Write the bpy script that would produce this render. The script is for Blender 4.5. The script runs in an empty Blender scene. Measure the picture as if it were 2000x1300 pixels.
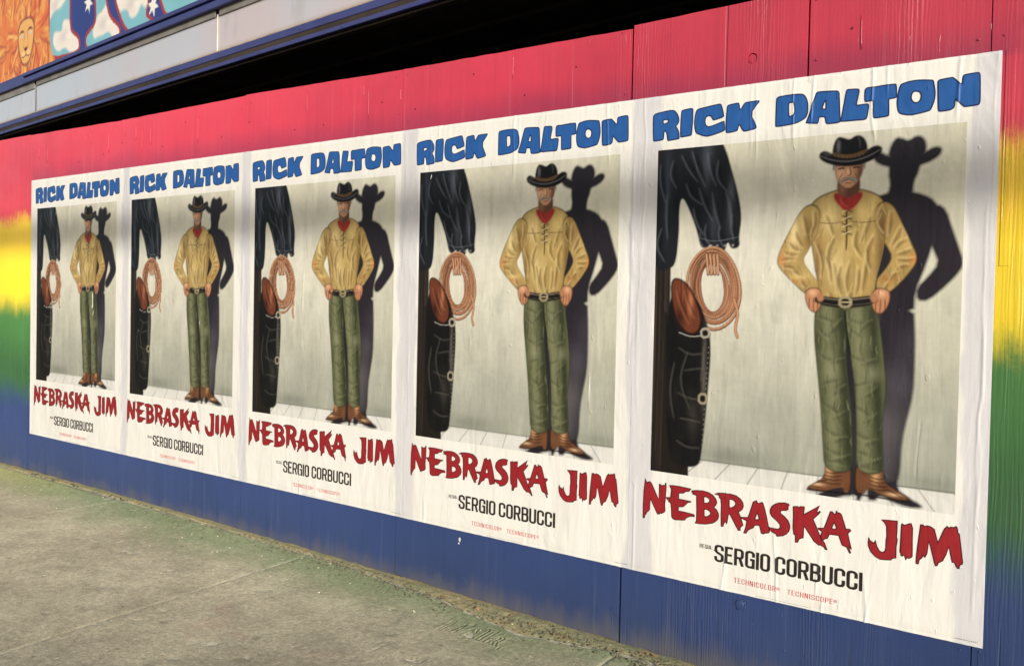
import bpy, bmesh, math, random, json
import numpy as np
from mathutils import Vector, Matrix
from mathutils.geometry import tessellate_polygon

sc = bpy.context.scene
# ------------------------------------------------------------------ camera
cam_data = bpy.data.cameras.new("camera"); cam = bpy.data.objects.new("camera", cam_data)
sc.collection.objects.link(cam); sc.camera = cam
F = Vector((-0.5917324, 0.80581089, -0.0228381)); R_ = Vector((0.80556495, 0.59214174, 0.02081519)); U = Vector((-0.0302965, 0.00608055, 0.99952246))
cam.matrix_world = Matrix(((R_.x, U.x, -F.x, 6.4456), (R_.y, U.y, -F.y, -2.9763), (R_.z, U.z, -F.z, 1.0282), (0, 0, 0, 1)))
cam_data.sensor_width = 36; cam_data.lens = 30.6; cam_data.shift_y = -0.01304
cam_data.clip_start = .05; cam_data.clip_end = 2000
# ------------------------------------------------------------------ light
SUN_AZ, SUN_EL = math.radians(52), math.radians(15)       # azimuth from the wall's normal towards +x
SDIR = Vector((math.sin(SUN_AZ)*math.cos(SUN_EL), -math.cos(SUN_AZ)*math.cos(SUN_EL), math.sin(SUN_EL)))
world = bpy.data.worlds.new("World"); sc.world = world; world.use_nodes = True
wn = world.node_tree.nodes; wl = world.node_tree.links
sky = wn.new("ShaderNodeTexSky"); sky.sky_type = 'NISHITA'; sky.sun_disc = False
sky.sun_elevation = SUN_EL; sky.sun_rotation = math.atan2(SDIR.x, SDIR.y)
wl.new(sky.outputs[0], wn["Background"].inputs[0]); wn["Background"].inputs[1].default_value = .15
sun_d = bpy.data.lights.new("sun", 'SUN'); sun = bpy.data.objects.new("sun", sun_d); sc.collection.objects.link(sun)
sun_d.energy = 4.4; sun_d.angle = math.radians(.53); sun_d.color = (1, .955, .89)
sun.rotation_euler = SDIR.to_track_quat('Z', 'Y').to_euler()
sc.view_settings.view_transform = 'Standard'; sc.view_settings.look = 'None'; sc.view_settings.gamma = 1
sc.view_settings.use_curve_mapping = False; sc.view_settings.exposure = -0.1
sc.cycles.max_bounces = 6

DATA = json.loads('''{"T":{"rick":[[[[65.1,1727.4],[68.6,1734.7],[77.1,1738.7],[120.8,1743.8],[140.1,1744.1],[152.1,1741.7],[162.0,1730.1],[169.5,1715.2],[170.6,1702.0],[167.3,1693.6],[157.3,1682.7],[165.4,1673.1],[171.0,1660.6],
[174.0,1637.5],[166.9,1636.0],[129.9,1633.2],[126.7,1635.3],[123.1,1660.9],[119.2,1667.8],[113.6,1670.6],[110.8,1667.5],[109.8,1641.2],[105.5,1638.3],[72.5,1635.8],[67.4,1639.6]],[[105.4,1712.1],[121.6,
1712.6],[127.7,1710.4],[128.6,1705.3],[124.4,1700.2],[111.2,1696.1],[107.5,1697.6]]],[[[180.8,1734.6],[183.5,1739.7],[215.9,1742.6],[222.9,1741.1],[225.9,1736.1],[225.3,1698.5],[222.7,1647.0],[218.6,1644.2],
[182.2,1641.5],[178.6,1643.6],[178.5,1692.5]]],[[[236.3,1718.8],[240.6,1733.4],[247.4,1737.3],[325.6,1746.1],[332.8,1744.6],[335.8,1740.7],[346.5,1702.7],[342.6,1697.8],[309.2,1690.8],[304.1,1693.4],[299.8,
1703.5],[292.8,1708.9],[283.7,1708.4],[277.0,1703.7],[273.9,1693.4],[275.4,1678.3],[283.7,1669.4],[291.7,1668.6],[305.2,1670.6],[345.7,1682.8],[347.6,1679.4],[350.6,1651.8],[346.7,1647.9],[292.6,1635.1],
[278.9,1635.7],[260.4,1641.3],[239.3,1651.5],[234.0,1676.1],[233.4,1697.6]]],[[[358.4,1730.8],[360.4,1736.4],[365.9,1738.3],[396.5,1741.5],[402.1,1738.8],[405.6,1711.9],[422.7,1738.0],[429.1,1739.8],[471.8,
1741.0],[475.7,1738.5],[472.0,1733.4],[443.6,1699.5],[466.9,1652.7],[467.6,1648.5],[463.9,1644.8],[425.5,1638.8],[418.9,1642.0],[404.0,1669.4],[398.7,1647.0],[394.9,1643.2],[364.2,1639.9],[355.3,1642.9],
[355.3,1680.7]]]],"dalton":[[[[536.9,1736.6],[538.8,1742.4],[544.9,1745.3],[577.5,1747.4],[605.9,1747.0],[624.0,1745.2],[632.1,1740.2],[640.4,1727.3],[644.8,1709.9],[645.5,1688.0],[642.9,1672.4],[636.3,
1662.2],[616.6,1652.3],[594.6,1647.1],[555.9,1644.4],[538.4,1644.5],[536.3,1647.4],[536.2,1688.0]],[[579.4,1717.5],[581.3,1721.3],[596.5,1721.5],[599.0,1718.2],[601.7,1696.9],[600.6,1683.0],[596.8,1677.4],
[584.7,1673.6],[581.2,1677.0],[579.3,1699.4]]],[[[671.6,1740.4],[675.3,1744.9],[685.1,1745.6],[739.1,1741.9],[744.0,1738.9],[747.4,1731.1],[750.6,1672.5],[753.1,1640.1],[748.8,1636.7],[717.3,1636.0],[707.6,
1638.0],[704.0,1659.9],[699.1,1661.4],[685.5,1662.3],[682.7,1659.2],[680.6,1641.7],[674.4,1641.4],[641.7,1646.3],[642.2,1649.6],[655.4,1684.9]],[[701.5,1715.2],[705.0,1713.2],[706.2,1686.2],[701.4,1685.7],
[691.6,1687.8]]],[[[770.5,1738.0],[774.1,1741.8],[784.5,1741.1],[806.9,1739.6],[810.7,1734.9],[810.0,1725.4],[802.4,1689.8],[804.7,1686.1],[837.8,1688.1],[842.0,1683.4],[841.1,1670.1],[837.3,1643.8],[832.9,
1637.6],[802.3,1638.9],[757.3,1639.1],[755.7,1641.8],[763.4,1690.4]]],[[[829.3,1729.5],[830.8,1736.0],[836.2,1740.1],[854.4,1738.8],[888.7,1741.1],[918.9,1740.9],[924.6,1738.7],[926.3,1700.7],[923.7,1697.2],
[904.2,1696.2],[902.9,1692.2],[904.8,1644.9],[901.4,1641.1],[864.6,1639.4],[859.1,1640.3],[857.5,1646.2],[856.7,1693.8],[854.7,1696.9],[834.7,1695.3],[830.1,1697.3],[829.2,1716.2]]],[[[937.6,1734.8],[943.6,
1739.6],[967.8,1744.3],[993.6,1744.3],[1029.5,1739.0],[1032.9,1735.8],[1036.9,1714.8],[1039.2,1694.4],[1036.5,1672.8],[1031.0,1657.0],[1027.1,1648.2],[1022.1,1644.8],[977.8,1637.4],[960.5,1638.9],[942.9,
1643.6],[935.7,1649.1],[931.9,1658.9],[928.7,1677.9],[929.8,1700.3],[933.6,1722.2]],[[972.4,1706.3],[977.4,1710.8],[986.0,1711.1],[994.7,1707.2],[999.2,1699.3],[999.1,1686.4],[994.7,1677.7],[987.1,1674.0],
[978.5,1675.5],[972.2,1682.2],[968.9,1693.7]]],[[[1046.0,1730.1],[1048.1,1735.7],[1053.0,1737.4],[1084.4,1739.9],[1090.2,1737.9],[1114.7,1711.3],[1115.6,1735.4],[1117.1,1741.5],[1121.9,1743.6],[1155.6,
1745.8],[1160.4,1742.8],[1162.6,1732.7],[1164.5,1657.8],[1162.4,1650.1],[1156.8,1647.7],[1124.7,1646.3],[1119.8,1648.7],[1097.9,1672.8],[1095.5,1669.5],[1094.5,1649.8],[1088.9,1643.2],[1079.1,1640.6],[1055.9,
1639.6],[1049.9,1642.0],[1048.3,1671.4]]]],"nebraska":[[[[68.2,358.1],[71.8,351.0],[77.0,341.8],[79.9,347.7],[87.8,350.0],[94.3,346.1],[102.3,331.9],[127.2,287.0],[127.9,321.2],[127.6,345.4],[130.5,346.4],
[139.5,341.2],[144.3,345.1],[151.2,344.3],[152.9,353.8],[155.8,352.1],[156.2,337.9],[154.4,296.6],[152.2,271.2],[154.1,250.1],[151.0,244.2],[138.4,236.8],[132.5,238.5],[130.7,232.8],[127.6,236.8],[124.8,
231.9],[120.7,235.7],[91.6,285.2],[89.7,243.3],[77.0,230.4],[75.2,223.8],[70.3,221.2],[68.6,209.1],[63.1,208.6],[62.2,257.1],[63.8,311.8]]],[[[170.5,347.4],[187.9,349.2],[210.9,349.3],[237.5,347.9],[256.4,
346.8],[248.2,336.3],[236.0,334.5],[226.7,327.0],[207.8,323.8],[208.4,302.1],[231.2,301.6],[257.7,300.4],[255.0,297.0],[245.6,295.5],[235.5,284.3],[226.2,275.8],[208.2,272.9],[207.7,257.8],[232.5,257.4],
[256.1,255.6],[271.2,254.0],[272.7,247.2],[256.4,245.4],[242.4,238.8],[233.3,227.5],[195.2,222.6],[185.5,225.8],[181.4,233.1],[179.7,261.3],[176.6,283.0],[167.4,286.1],[170.1,290.9],[164.3,291.8],[156.6,
300.5],[175.2,302.4],[177.8,328.6],[176.6,338.2],[171.6,342.8]]],[[[260.3,340.7],[280.8,344.9],[303.0,346.6],[325.1,344.2],[343.6,335.7],[354.8,323.6],[357.9,312.0],[353.7,301.1],[346.2,293.9],[357.7,286.2],
[365.3,273.7],[366.5,261.8],[362.3,250.8],[351.7,240.4],[342.8,234.6],[315.5,226.9],[291.6,224.2],[276.7,224.3],[281.1,233.8],[281.3,274.0],[279.6,308.6],[279.4,326.9],[268.2,327.9],[260.6,330.2],[269.0,
332.9],[260.5,335.5]],[[308.2,326.0],[318.3,326.3],[328.5,321.3],[331.4,314.9],[328.0,308.3],[318.9,303.4],[308.8,303.6]],[[310.4,280.4],[321.4,281.3],[332.5,276.1],[336.4,269.0],[331.1,261.2],[322.1,255.4],
[311.1,254.4]]],[[[358.1,347.0],[380.5,349.8],[409.1,350.6],[430.4,347.9],[446.4,338.5],[455.5,326.3],[457.9,314.9],[454.4,304.2],[448.4,297.3],[440.3,291.8],[446.3,279.2],[452.0,264.9],[458.2,247.4],[448.4,
237.2],[448.6,227.1],[441.7,225.9],[433.4,238.1],[407.5,279.7],[403.1,277.3],[398.6,247.5],[396.1,242.3],[392.3,250.7],[386.3,240.3],[383.9,230.4],[377.1,229.8],[375.3,267.6],[375.6,301.9],[373.1,327.3],
[366.6,332.3],[367.3,340.1],[351.0,341.5],[351.9,343.0],[363.6,343.0]],[[404.3,331.2],[414.9,332.3],[425.7,326.8],[429.7,318.9],[426.1,310.7],[415.7,302.8],[405.5,301.5]]],[[[493.3,335.6],[504.8,341.5],
[508.8,333.8],[517.3,334.6],[520.6,337.8],[527.4,338.3],[532.9,323.4],[542.2,291.6],[549.9,258.0],[554.6,241.4],[549.7,235.6],[537.1,232.6],[531.3,229.0],[525.3,230.5],[517.8,256.7],[500.7,254.6],[495.0,
243.6],[485.7,239.5],[477.2,233.0],[469.7,220.7],[461.9,220.2],[468.3,240.7],[472.0,264.9],[450.0,271.4],[449.9,274.4],[476.0,277.4],[485.5,307.5]],[[508.1,298.5],[511.6,293.3],[516.3,278.2],[512.1,276.3],
[501.0,274.8],[503.3,285.2]]],[[[620.1,344.5],[616.5,339.1],[616.8,328.5],[609.6,324.0],[593.2,321.1],[590.0,316.0],[591.8,310.5],[605.2,302.0],[617.1,290.9],[623.7,277.2],[624.6,266.0],[621.4,253.9],[611.9,
242.4],[600.6,234.7],[580.8,229.8],[575.6,237.7],[562.1,241.9],[552.6,251.9],[549.1,256.3],[568.4,254.6],[585.1,255.0],[591.5,261.9],[590.4,271.6],[579.3,282.9],[562.3,294.9],[555.7,303.8],[554.2,315.1],
[559.6,329.3],[571.0,340.1],[585.8,346.6],[603.9,349.4],[617.1,347.8]]],[[[634.1,339.1],[635.2,341.7],[649.7,344.4],[653.9,338.5],[657.7,345.3],[670.6,346.5],[672.2,344.3],[670.5,319.8],[679.9,326.2],[722.1,
357.4],[714.5,338.2],[717.8,333.1],[723.9,339.7],[725.5,337.6],[717.9,326.7],[701.9,309.6],[712.7,288.1],[721.2,267.9],[727.8,254.7],[742.5,235.7],[750.8,214.9],[746.2,214.4],[741.3,221.1],[730.2,227.1],
[722.4,225.2],[714.4,231.4],[708.0,234.2],[691.5,257.1],[672.4,281.2],[671.2,240.5],[664.8,238.6],[656.9,233.1],[652.4,221.7],[645.1,221.2],[644.4,244.7],[638.7,247.7],[635.6,268.4],[635.7,307.6]]],[[[758.8,
343.7],[764.2,344.9],[772.9,336.5],[776.6,340.3],[777.9,348.4],[781.1,344.2],[788.7,344.6],[795.0,339.3],[801.7,319.1],[809.9,294.5],[822.0,296.1],[825.9,291.8],[816.4,280.7],[821.5,259.6],[829.1,231.9],
[826.8,232.3],[820.6,239.0],[827.2,219.0],[824.3,217.3],[814.7,234.7],[799.4,239.8],[787.8,269.3],[757.1,267.9],[751.3,253.3],[740.5,248.2],[735.2,242.4],[727.8,254.7],[735.2,272.8],[720.9,278.6],[720.8,
282.3],[739.5,285.5],[748.1,310.1]],[[771.3,310.1],[774.5,305.1],[780.8,291.1],[775.0,288.0],[763.9,288.2]]]],"jim":[[[[921.6,343.7],[940.3,345.6],[967.7,347.2],[967.6,319.1],[966.8,294.2],[969.5,288.1],
[966.6,264.4],[966.9,228.9],[956.2,225.2],[951.7,219.4],[934.7,216.6],[919.0,215.5],[904.7,221.1],[890.0,235.1],[882.4,252.2],[881.5,265.5],[882.7,278.3],[887.4,269.9],[899.5,263.7],[903.7,272.9],[907.6,
256.8],[916.7,241.8],[926.2,238.6],[933.9,244.2],[935.9,255.4],[936.0,278.7],[937.9,294.0],[936.2,325.3],[931.3,334.4]]],[[[980.9,337.9],[982.8,341.5],[989.0,337.6],[997.2,341.5],[1004.7,345.6],[1009.5,
346.0],[1013.4,332.0],[1013.6,299.3],[1014.9,243.9],[1012.3,239.3],[1004.9,234.6],[999.5,236.9],[996.4,228.9],[992.5,241.3],[987.9,242.1],[985.8,238.3],[981.9,240.1],[981.7,247.5],[978.5,250.2],[979.3,
276.7],[980.2,309.8]]],[[[1036.9,347.1],[1043.6,348.3],[1047.4,344.0],[1057.0,347.6],[1065.9,345.9],[1076.3,339.6],[1080.5,324.2],[1087.8,299.8],[1094.5,317.1],[1105.3,346.3],[1112.3,355.1],[1118.2,350.1],
[1122.4,354.8],[1131.0,354.7],[1137.3,359.0],[1140.2,355.5],[1142.8,340.0],[1146.5,337.5],[1149.1,320.5],[1158.2,252.4],[1157.0,245.8],[1150.0,242.0],[1148.9,231.5],[1145.3,230.7],[1140.1,237.7],[1136.3,
247.3],[1129.8,246.8],[1124.9,268.2],[1119.1,293.5],[1111.9,268.9],[1102.4,246.3],[1089.6,236.5],[1087.7,228.1],[1083.3,226.7],[1080.2,233.9],[1072.7,263.1],[1062.1,299.1],[1057.3,260.2],[1051.7,247.7],
[1046.4,252.4],[1042.2,242.7],[1035.7,236.5],[1033.1,223.0],[1027.1,222.6],[1027.2,244.7],[1031.7,296.1]]]]},"M":{"blue":[[[-4.9118,3.6439],[-4.9077,3.4548],[-4.9124,3.2297],[-4.9282,3.0664],[-4.8977,3.0007],
[-4.8202,2.9575],[-4.5779,2.9316],[-4.3465,2.9248],[-4.2951,2.948],[-4.2964,3.0053],[-4.332,3.0511],[-4.4203,3.0926],[-4.4655,3.13],[-4.4861,3.2571],[-4.4747,3.5442]],[[-4.0379,3.4445],[-4.0175,3.2669],
[-3.9892,3.0951],[-4.1278,3.045],[-4.1775,3.0191],[-4.1848,2.971],[-4.1496,2.9015],[-3.8959,2.885],[-3.5876,2.9106],[-3.5737,2.9545],[-3.6047,3.0002],[-3.6968,3.0516],[-3.7675,3.1127],[-3.809,3.2228],[-3.8762,
3.4076]],[[-3.7119,3.3701],[-3.662,3.1918],[-3.6225,3.1169],[-3.5603,3.0182],[-3.4548,2.9124],[-3.2971,2.9023],[-3.0508,2.9248],[-3.1463,2.9689],[-3.1676,3.0049],[-3.1344,3.0425],[-3.1323,3.2379]],[[-3.0311,
3.2148],[-2.9611,3.0438],[-2.9203,2.9734],[-2.8737,2.9147],[-2.6689,2.904],[-2.1811,2.9359],[-2.1833,3.0214]]],"cloud":[[[-4.9087,3.5002],[-4.5526,3.4236],[-4.5698,3.3835],[-4.6608,3.3659],[-4.6973,3.3439],
[-4.7909,3.3482],[-4.8851,3.2997],[-4.9111,3.2596]],[[-4.5846,3.233],[-4.512,3.2151],[-4.4845,3.1843],[-4.4705,3.1164],[-4.4025,3.082],[-4.3142,3.0299],[-4.3042,2.971],[-4.3121,2.9367],[-4.3992,2.9338],
[-4.4881,2.9491],[-4.5612,2.9983],[-4.6344,3.0074],[-4.6709,2.9917],[-4.7456,3.0009],[-4.8128,3.0536],[-4.8329,3.1021],[-4.8058,3.1645],[-4.7492,3.1651],[-4.6744,3.1474],[-4.6379,3.1626],[-4.639,3.2143]],
[[-3.8004,3.1871],[-3.7674,3.106],[-3.6968,3.0516],[-3.6047,3.0002],[-3.5812,2.9559],[-3.6027,2.9134],[-3.7093,2.9296],[-3.7566,2.9755],[-3.8035,2.9842],[-3.882,2.9716],[-3.9622,2.9795],[-4.0106,2.9676],
[-4.0439,2.9945],[-4.0533,3.045],[-3.9973,3.0967],[-3.9661,3.1457],[-3.8862,3.1537],[-3.8396,3.1885]],[[-3.7095,3.269],[-3.1368,3.1441],[-3.1353,3.0806],[-3.1618,3.0481],[-3.1959,3.0393],[-3.2454,3.0846],
[-3.2998,3.0188],[-3.3703,3.0005],[-3.4284,3.025],[-3.4439,3.0673],[-3.503,3.0958],[-3.5918,3.0874],[-3.6381,3.1401]]],"star":[[-4.1329,3.2702],[-3.0667,3.0316]],"lion":[[-5.4287,3.265]],"lionref":[[-5.6451,
3.305],[-5.22,3.2263],[-5.4317,3.4077],[-5.4236,3.027],[-4.9174,3.4569],[-4.9068,2.972],[-6.0388,3.6936]]},"H":[[[4.1735,-0.3423],[4.1645,-0.2379]],[[4.1875,-0.3413],[4.1776,-0.2322]],[[4.1735,-0.3423],
[4.1875,-0.3413]],[[4.1844,-0.2871],[4.2267,-0.2844]],[[4.1808,-0.2684],[4.2154,-0.2579]],[[4.2219,-0.3374],[4.2276,-0.2334]],[[4.2439,-0.3366],[4.2371,-0.2401]],[[4.2276,-0.2334],[4.2371,-0.2401]],[[4.2668,
-0.3212],[4.284,-0.2337]],[[4.2785,-0.3321],[4.2932,-0.2649]],[[4.2876,-0.2904],[4.3037,-0.2909]],[[4.297,-0.2826],[4.3185,-0.333]],[[4.2972,-0.237],[4.3132,-0.2831],[4.3304,-0.3333]],[[4.284,-0.2337],
[4.2972,-0.237]],[[4.2932,-0.2649],[4.3037,-0.2909]],[[4.3185,-0.333],[4.3304,-0.3333]],[[4.2785,-0.3321],[4.2668,-0.3212]],[[4.3474,-0.3161],[4.344,-0.2231]],[[4.368,-0.3258],[4.3584,-0.2217]],[[4.344,
-0.2231],[4.3274,-0.2086],[4.3304,-0.1955],[4.3742,-0.2018]],[[4.3474,-0.3161],[4.368,-0.3258]],[[4.3867,-0.3269],[4.3761,-0.2245]],[[4.4068,-0.3268],[4.4035,-0.29]],[[4.3761,-0.2245],[4.3758,-0.2039]],
[[4.4033,-0.2668],[4.411,-0.247],[4.4197,-0.2534],[4.419,-0.284]],[[4.4125,-0.2289],[4.4314,-0.2405],[4.4391,-0.2608],[4.4344,-0.291]],[[4.4143,-0.2943],[4.4328,-0.3248]],[[4.4329,-0.2923],[4.4496,-0.324]],
[[4.4735,-0.352],[4.4693,-0.3206]]],"q":[6.44560361249122,-2.9763178928266005,1.0282257547602904,-0.6333976937984264,-0.02284008881486375,0.020822128030664157,1700.0,1.8027597193802825,0.08894456226671059,
0.08851550866432453,0.20319300798671572,0.3934300767782244,1.2177972738721605,2.4381809857555976,3.638351378961507,4.843118821621732,623.9246767489257]}''')

# ---------------------------------------------------------------- numpy picture painter (flat print)
def vnoise(x, y, seed):
    """smooth value noise in [-1,1] on arrays"""
    xi = np.floor(x).astype(np.int64); yi = np.floor(y).astype(np.int64)
    fx = x - xi; fy = y - yi
    fx = fx*fx*(3-2*fx); fy = fy*fy*(3-2*fy)
    def h(a, b):
        n = (a*374761393 + b*668265263 + seed*362437) & 0xffffffff
        n = ((n ^ (n >> 13))*1274126177) & 0xffffffff
        n = (n ^ (n >> 16)) & 0xffff
        return n/32767.5 - 1.0
    return ((h(xi, yi)*(1-fx) + h(xi+1, yi)*fx)*(1-fy) + (h(xi, yi+1)*(1-fx) + h(xi+1, yi+1)*fx)*fy)

def fbm(x, y, seed, octs=4):
    s = 0; a = .5
    for k in range(octs):
        s = s + a*vnoise(x*2**k, y*2**k, seed+k*17); a *= .5
    return s

def smooth_poly(P, n=2, closed=True):
    P = np.array(P, float)
    for _ in range(n):
        if closed:
            Q = np.roll(P, -1, 0)
            P = np.stack([P*.75+Q*.25, P*.25+Q*.75], 1).reshape(-1, 2)
        else:
            Q = P[1:]; A = P[:-1]
            M = np.stack([A*.75+Q*.25, A*.25+Q*.75], 1).reshape(-1, 2)
            P = np.vstack([P[:1], M, P[-1:]])
    return P

def lin(c):
    c = np.array(c, float)/255.
    return np.where(c <= .04045, c/12.92, ((c+.055)/1.055)**2.4)

class Painter:
    def __init__(s, w, h, res):
        s.w, s.h, s.res = w, h, res
        s.nx, s.ny = int(w*res), int(h*res)
        s.X, s.Y = np.meshgrid((np.arange(s.nx)+.5)/res, (np.arange(s.ny)+.5)/res)
        s.img = np.zeros((s.ny, s.nx, 3)); s.clip = None
    def box(s, P, pad):
        x0 = max(0, int((P[:, 0].min()-pad)*s.res)); x1 = min(s.nx, int((P[:, 0].max()+pad)*s.res)+2)
        y0 = max(0, int((P[:, 1].min()-pad)*s.res)); y1 = min(s.ny, int((P[:, 1].max()+pad)*s.res)+2)
        return slice(y0, max(y0, y1)), slice(x0, max(x0, x1))
    def dist(s, P, sl, closed):
        X, Y = s.X[sl], s.Y[sl]; d = np.full(X.shape, 1e9); t_ = np.zeros(X.shape)
        n = len(P); m = n if closed else n-1
        for i in range(m):
            ax, ay = P[i]; bx, by = P[(i+1) % n]; dx, dy = bx-ax, by-ay; L = dx*dx+dy*dy+1e-12
            t = np.clip(((X-ax)*dx+(Y-ay)*dy)/L, 0, 1)
            q = (X-ax-t*dx)**2+(Y-ay-t*dy)**2
            k = q < d; d[k] = q[k]; t_[k] = (i+t[k])/m
        return np.sqrt(d), t_
    def inside(s, P, sl):
        X, Y = s.X[sl], s.Y[sl]; c = np.zeros(X.shape, bool); n = len(P)
        for i in range(n):
            ax, ay = P[i]; bx, by = P[(i+1) % n]
            if ay == by: continue
            c ^= ((ay > Y) != (by > Y)) & (X < (bx-ax)*(Y-ay)/(by-ay)+ax)
        return c
    def mask(s, P, soft=.002, sm=2):
        P = smooth_poly(P, sm); sl = s.box(P, soft*2)
        d, _ = s.dist(P, sl, True); d = np.where(s.inside(P, sl), d, -d)
        return sl, np.clip(d/soft*.5+.5, 0, 1)
    def blend(s, sl, a, col):
        if s.clip is not None: a = a*s.clip[sl]
        a = a[..., None]; s.img[sl] = s.img[sl]*(1-a)+col*a
    def fill(s, P, col, soft=.0025, sm=2, a=1., clip=False):
        sl, m = s.mask(P, soft, sm); s.blend(sl, m*a, lin(col))
        if clip:
            s.clip = np.zeros((s.ny, s.nx)); s.clip[sl] = m
    def unclip(s): s.clip = None
    def stroke(s, P, w, col, a=1., soft=None, taper=True, sm=2):
        P = smooth_poly(P, sm, False); soft = soft or w*.6
        sl = s.box(P, w+soft); d, t = s.dist(P, sl, False)
        ww = w*(np.sqrt(np.clip(4*t*(1-t), 0, 1))*.85+.15) if taper else w
        s.blend(sl, a*np.clip((ww*.5+soft*.5-d)/soft, 0, 1), lin(col))
    def blob(s, x, y, rx, ry, col, a=1.):
        sl = s.box(np.array([[x-rx*2, y-ry*2], [x+rx*2, y+ry*2]]), 0)
        r = ((s.X[sl]-x)/rx)**2+((s.Y[sl]-y)/ry)**2
        s.blend(sl, a*np.exp(-r), lin(col))

def paint_western():
    """a plain generic western scene: a cowboy with folded arms by a plaster wall, a coat, a coil of rope and a saddlebag on a post"""
    H = 1.157; p = Painter(1, H, 700); X, Y = p.X, p.Y
    c0, c1, c2 = lin((212, 207, 186)), lin((152, 153, 138)), lin((226, 221, 204))
    t = np.clip((Y-.25)/.85, 0, 1)[..., None]*.95
    t2 = np.exp(-((X-.42)/.35)**2-((Y-.45)/.3)**2)[..., None]
    p.img[:] = (c0*(1-t)+c1*t)*(1-t2*.5)+c2*t2*.5
    n = fbm(X*5, Y*5, 3)+.6*fbm(X*22, Y*9, 9)
    p.img *= (1+.16*n)[..., None]
    p.img[..., 2] *= 1-.05*fbm(X*3, Y*3, 31)
    rnd = random.Random(4)
    for i in range(46):                                   # brushy plaster strokes
        x, y = rnd.random(), rnd.random()*1.08; l = .05+.12*rnd.random(); g = rnd.choice([(214, 212, 196), (132, 136, 122), (176, 178, 158)])
        p.stroke([(x, y), (x+.01*rnd.uniform(-2, 2), y+l*.5), (x+.02*rnd.uniform(-1, 1), y+l)], .006+.01*rnd.random(), g, .22, soft=.02)
    # shade of wall above the skirting, boards
    p.fill([(-.05, 1.094), (1.05, 1.094), (1.05, 1.3), (-.05, 1.3)], (216, 213, 204), sm=0)
    for i in range(9):
        x = .2+i*.1; dx = (x-.62)*.55
        p.stroke([(x, 1.097), (x+dx*.35, 1.157+.01)], .0035, (128, 128, 124), .75, taper=False)
    p.stroke([(.19, 1.094), (.5, 1.096), (1, 1.092)], .005, (96, 98, 88), .8, taper=False)
    p.blob(.3, 1.07, .12, .03, (110, 112, 100), .5); p.blob(.95, 1.07, .1, .02, (120, 122, 106), .4)
    rr = random.Random(21)
    def crease(x, y, dx, dy, w=.012, dk=(92, 66, 34), hi=(232, 208, 150), a=.85):
        """a crisp wedge-shaped fold with a lit lip"""
        L = math.hypot(dx, dy); nx, ny = -dy/L, dx/L; b = rr.uniform(-.18, .18)*L
        mx, my = x+dx*.5+nx*b, y+dy*.5+ny*b
        p.fill([(x, y), (mx+nx*w*.5, my+ny*w*.5), (x+dx, y+dy), (mx-nx*w*.35, my-ny*w*.35)], dk, soft=.006, sm=2, a=a*.9)
        p.stroke([(x+nx*w*.6, y+ny*w*.6), (mx+nx*w, my+ny*w), (x+dx+nx*w*.3, y+dy+ny*w*.3)], .0055, hi, a*.42, soft=.007)
    def tex(fx, fy, amt, seed): p.img *= (1+amt*p.clip*(fbm(X*fx, Y*fy, seed)+.6*fbm(X*fx*4, Y*fy*3, seed+3)))[..., None]
    legA = [(.575, .53), (.668, .53), (.676, .62), (.676, .72), (.69, .82), (.702, .93), (.708, 1.04), (.70, 1.068), (.66, 1.078), (.618, 1.066), (.612, 1.0), (.602, .88), (.588, .76), (.572, .64)]
    legB = [(.662, .53), (.762, .53), (.775, .60), (.79, .70), (.80, .79), (.795, .86), (.79, .94), (.80, 1.03), (.796, 1.06), (.755, 1.072), (.716, 1.056), (.716, .96), (.712, .88), (.705, .8), (.69, .70), (.672, .62)]
    torso = [(.548, .222), (.575, .196), (.625, .178), (.665, .172), (.71, .178), (.757, .196), (.782, .224), (.79, .30), (.776, .40), (.757, .48), (.765, .55), (.575, .553), (.582, .48), (.566, .40), (.55, .31)]
    armL = [(.552, .214), (.585, .235), (.58, .30), (.548, .37), (.528, .40), (.56, .445), (.588, .478), (.578, .512), (.545, .515), (.495, .468), (.452, .425), (.444, .398), (.46, .352), (.492, .29), (.52, .236)]
    armR = [(.779, .216), (.75, .235), (.756, .30), (.79, .36), (.808, .395), (.785, .435), (.758, .468), (.765, .508), (.798, .508), (.842, .46), (.872, .418), (.876, .39), (.858, .35), (.83, .29), (.806, .236)]
    hatb = [(.572, .060), (.590, .048), (.618, .064), (.665, .078), (.71, .066), (.744, .044), (.768, .052), (.764, .076), (.728, .098), (.668, .108), (.612, .098), (.578, .080)]
    hatc = [(.614, .072), (.618, .03), (.632, .008), (.652, .014), (.668, .022), (.688, .008), (.708, .014), (.722, .036), (.724, .070), (.668, .088)]
    head = [(.624, .07), (.712, .07), (.713, .118), (.702, .15), (.683, .172), (.668, .177), (.652, .172), (.634, .150), (.624, .118)]
    neck = [(.636, .13), (.702, .13), (.706, .19), (.668, .225), (.632, .19)]
    bootA = [(.622, 1.045), (.702, 1.045), (.704, 1.09), (.700, 1.138), (.686, 1.14), (.683, 1.122), (.655, 1.128), (.62, 1.143), (.575, 1.146), (.562, 1.138), (.59, 1.118), (.62, 1.095)]
    bootB = [(.716, 1.04), (.794, 1.04), (.80, 1.085), (.83, 1.105), (.872, 1.122), (.878, 1.133), (.84, 1.138), (.79, 1.128), (.765, 1.115), (.747, 1.118), (.744, 1.132), (.716, 1.132), (.712, 1.08)]
    # ---- shadow thrown on the wall
    def shade(P): return [(x+.035+(1.13-y)*.125, y*1.0+.018) for x, y in P]
    for P in (legA, legB, torso, hatb, hatc, head, neck, bootA, bootB, armL, armR):
        p.fill(shade(P), (38, 33, 39), soft=.005, sm=1)
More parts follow.
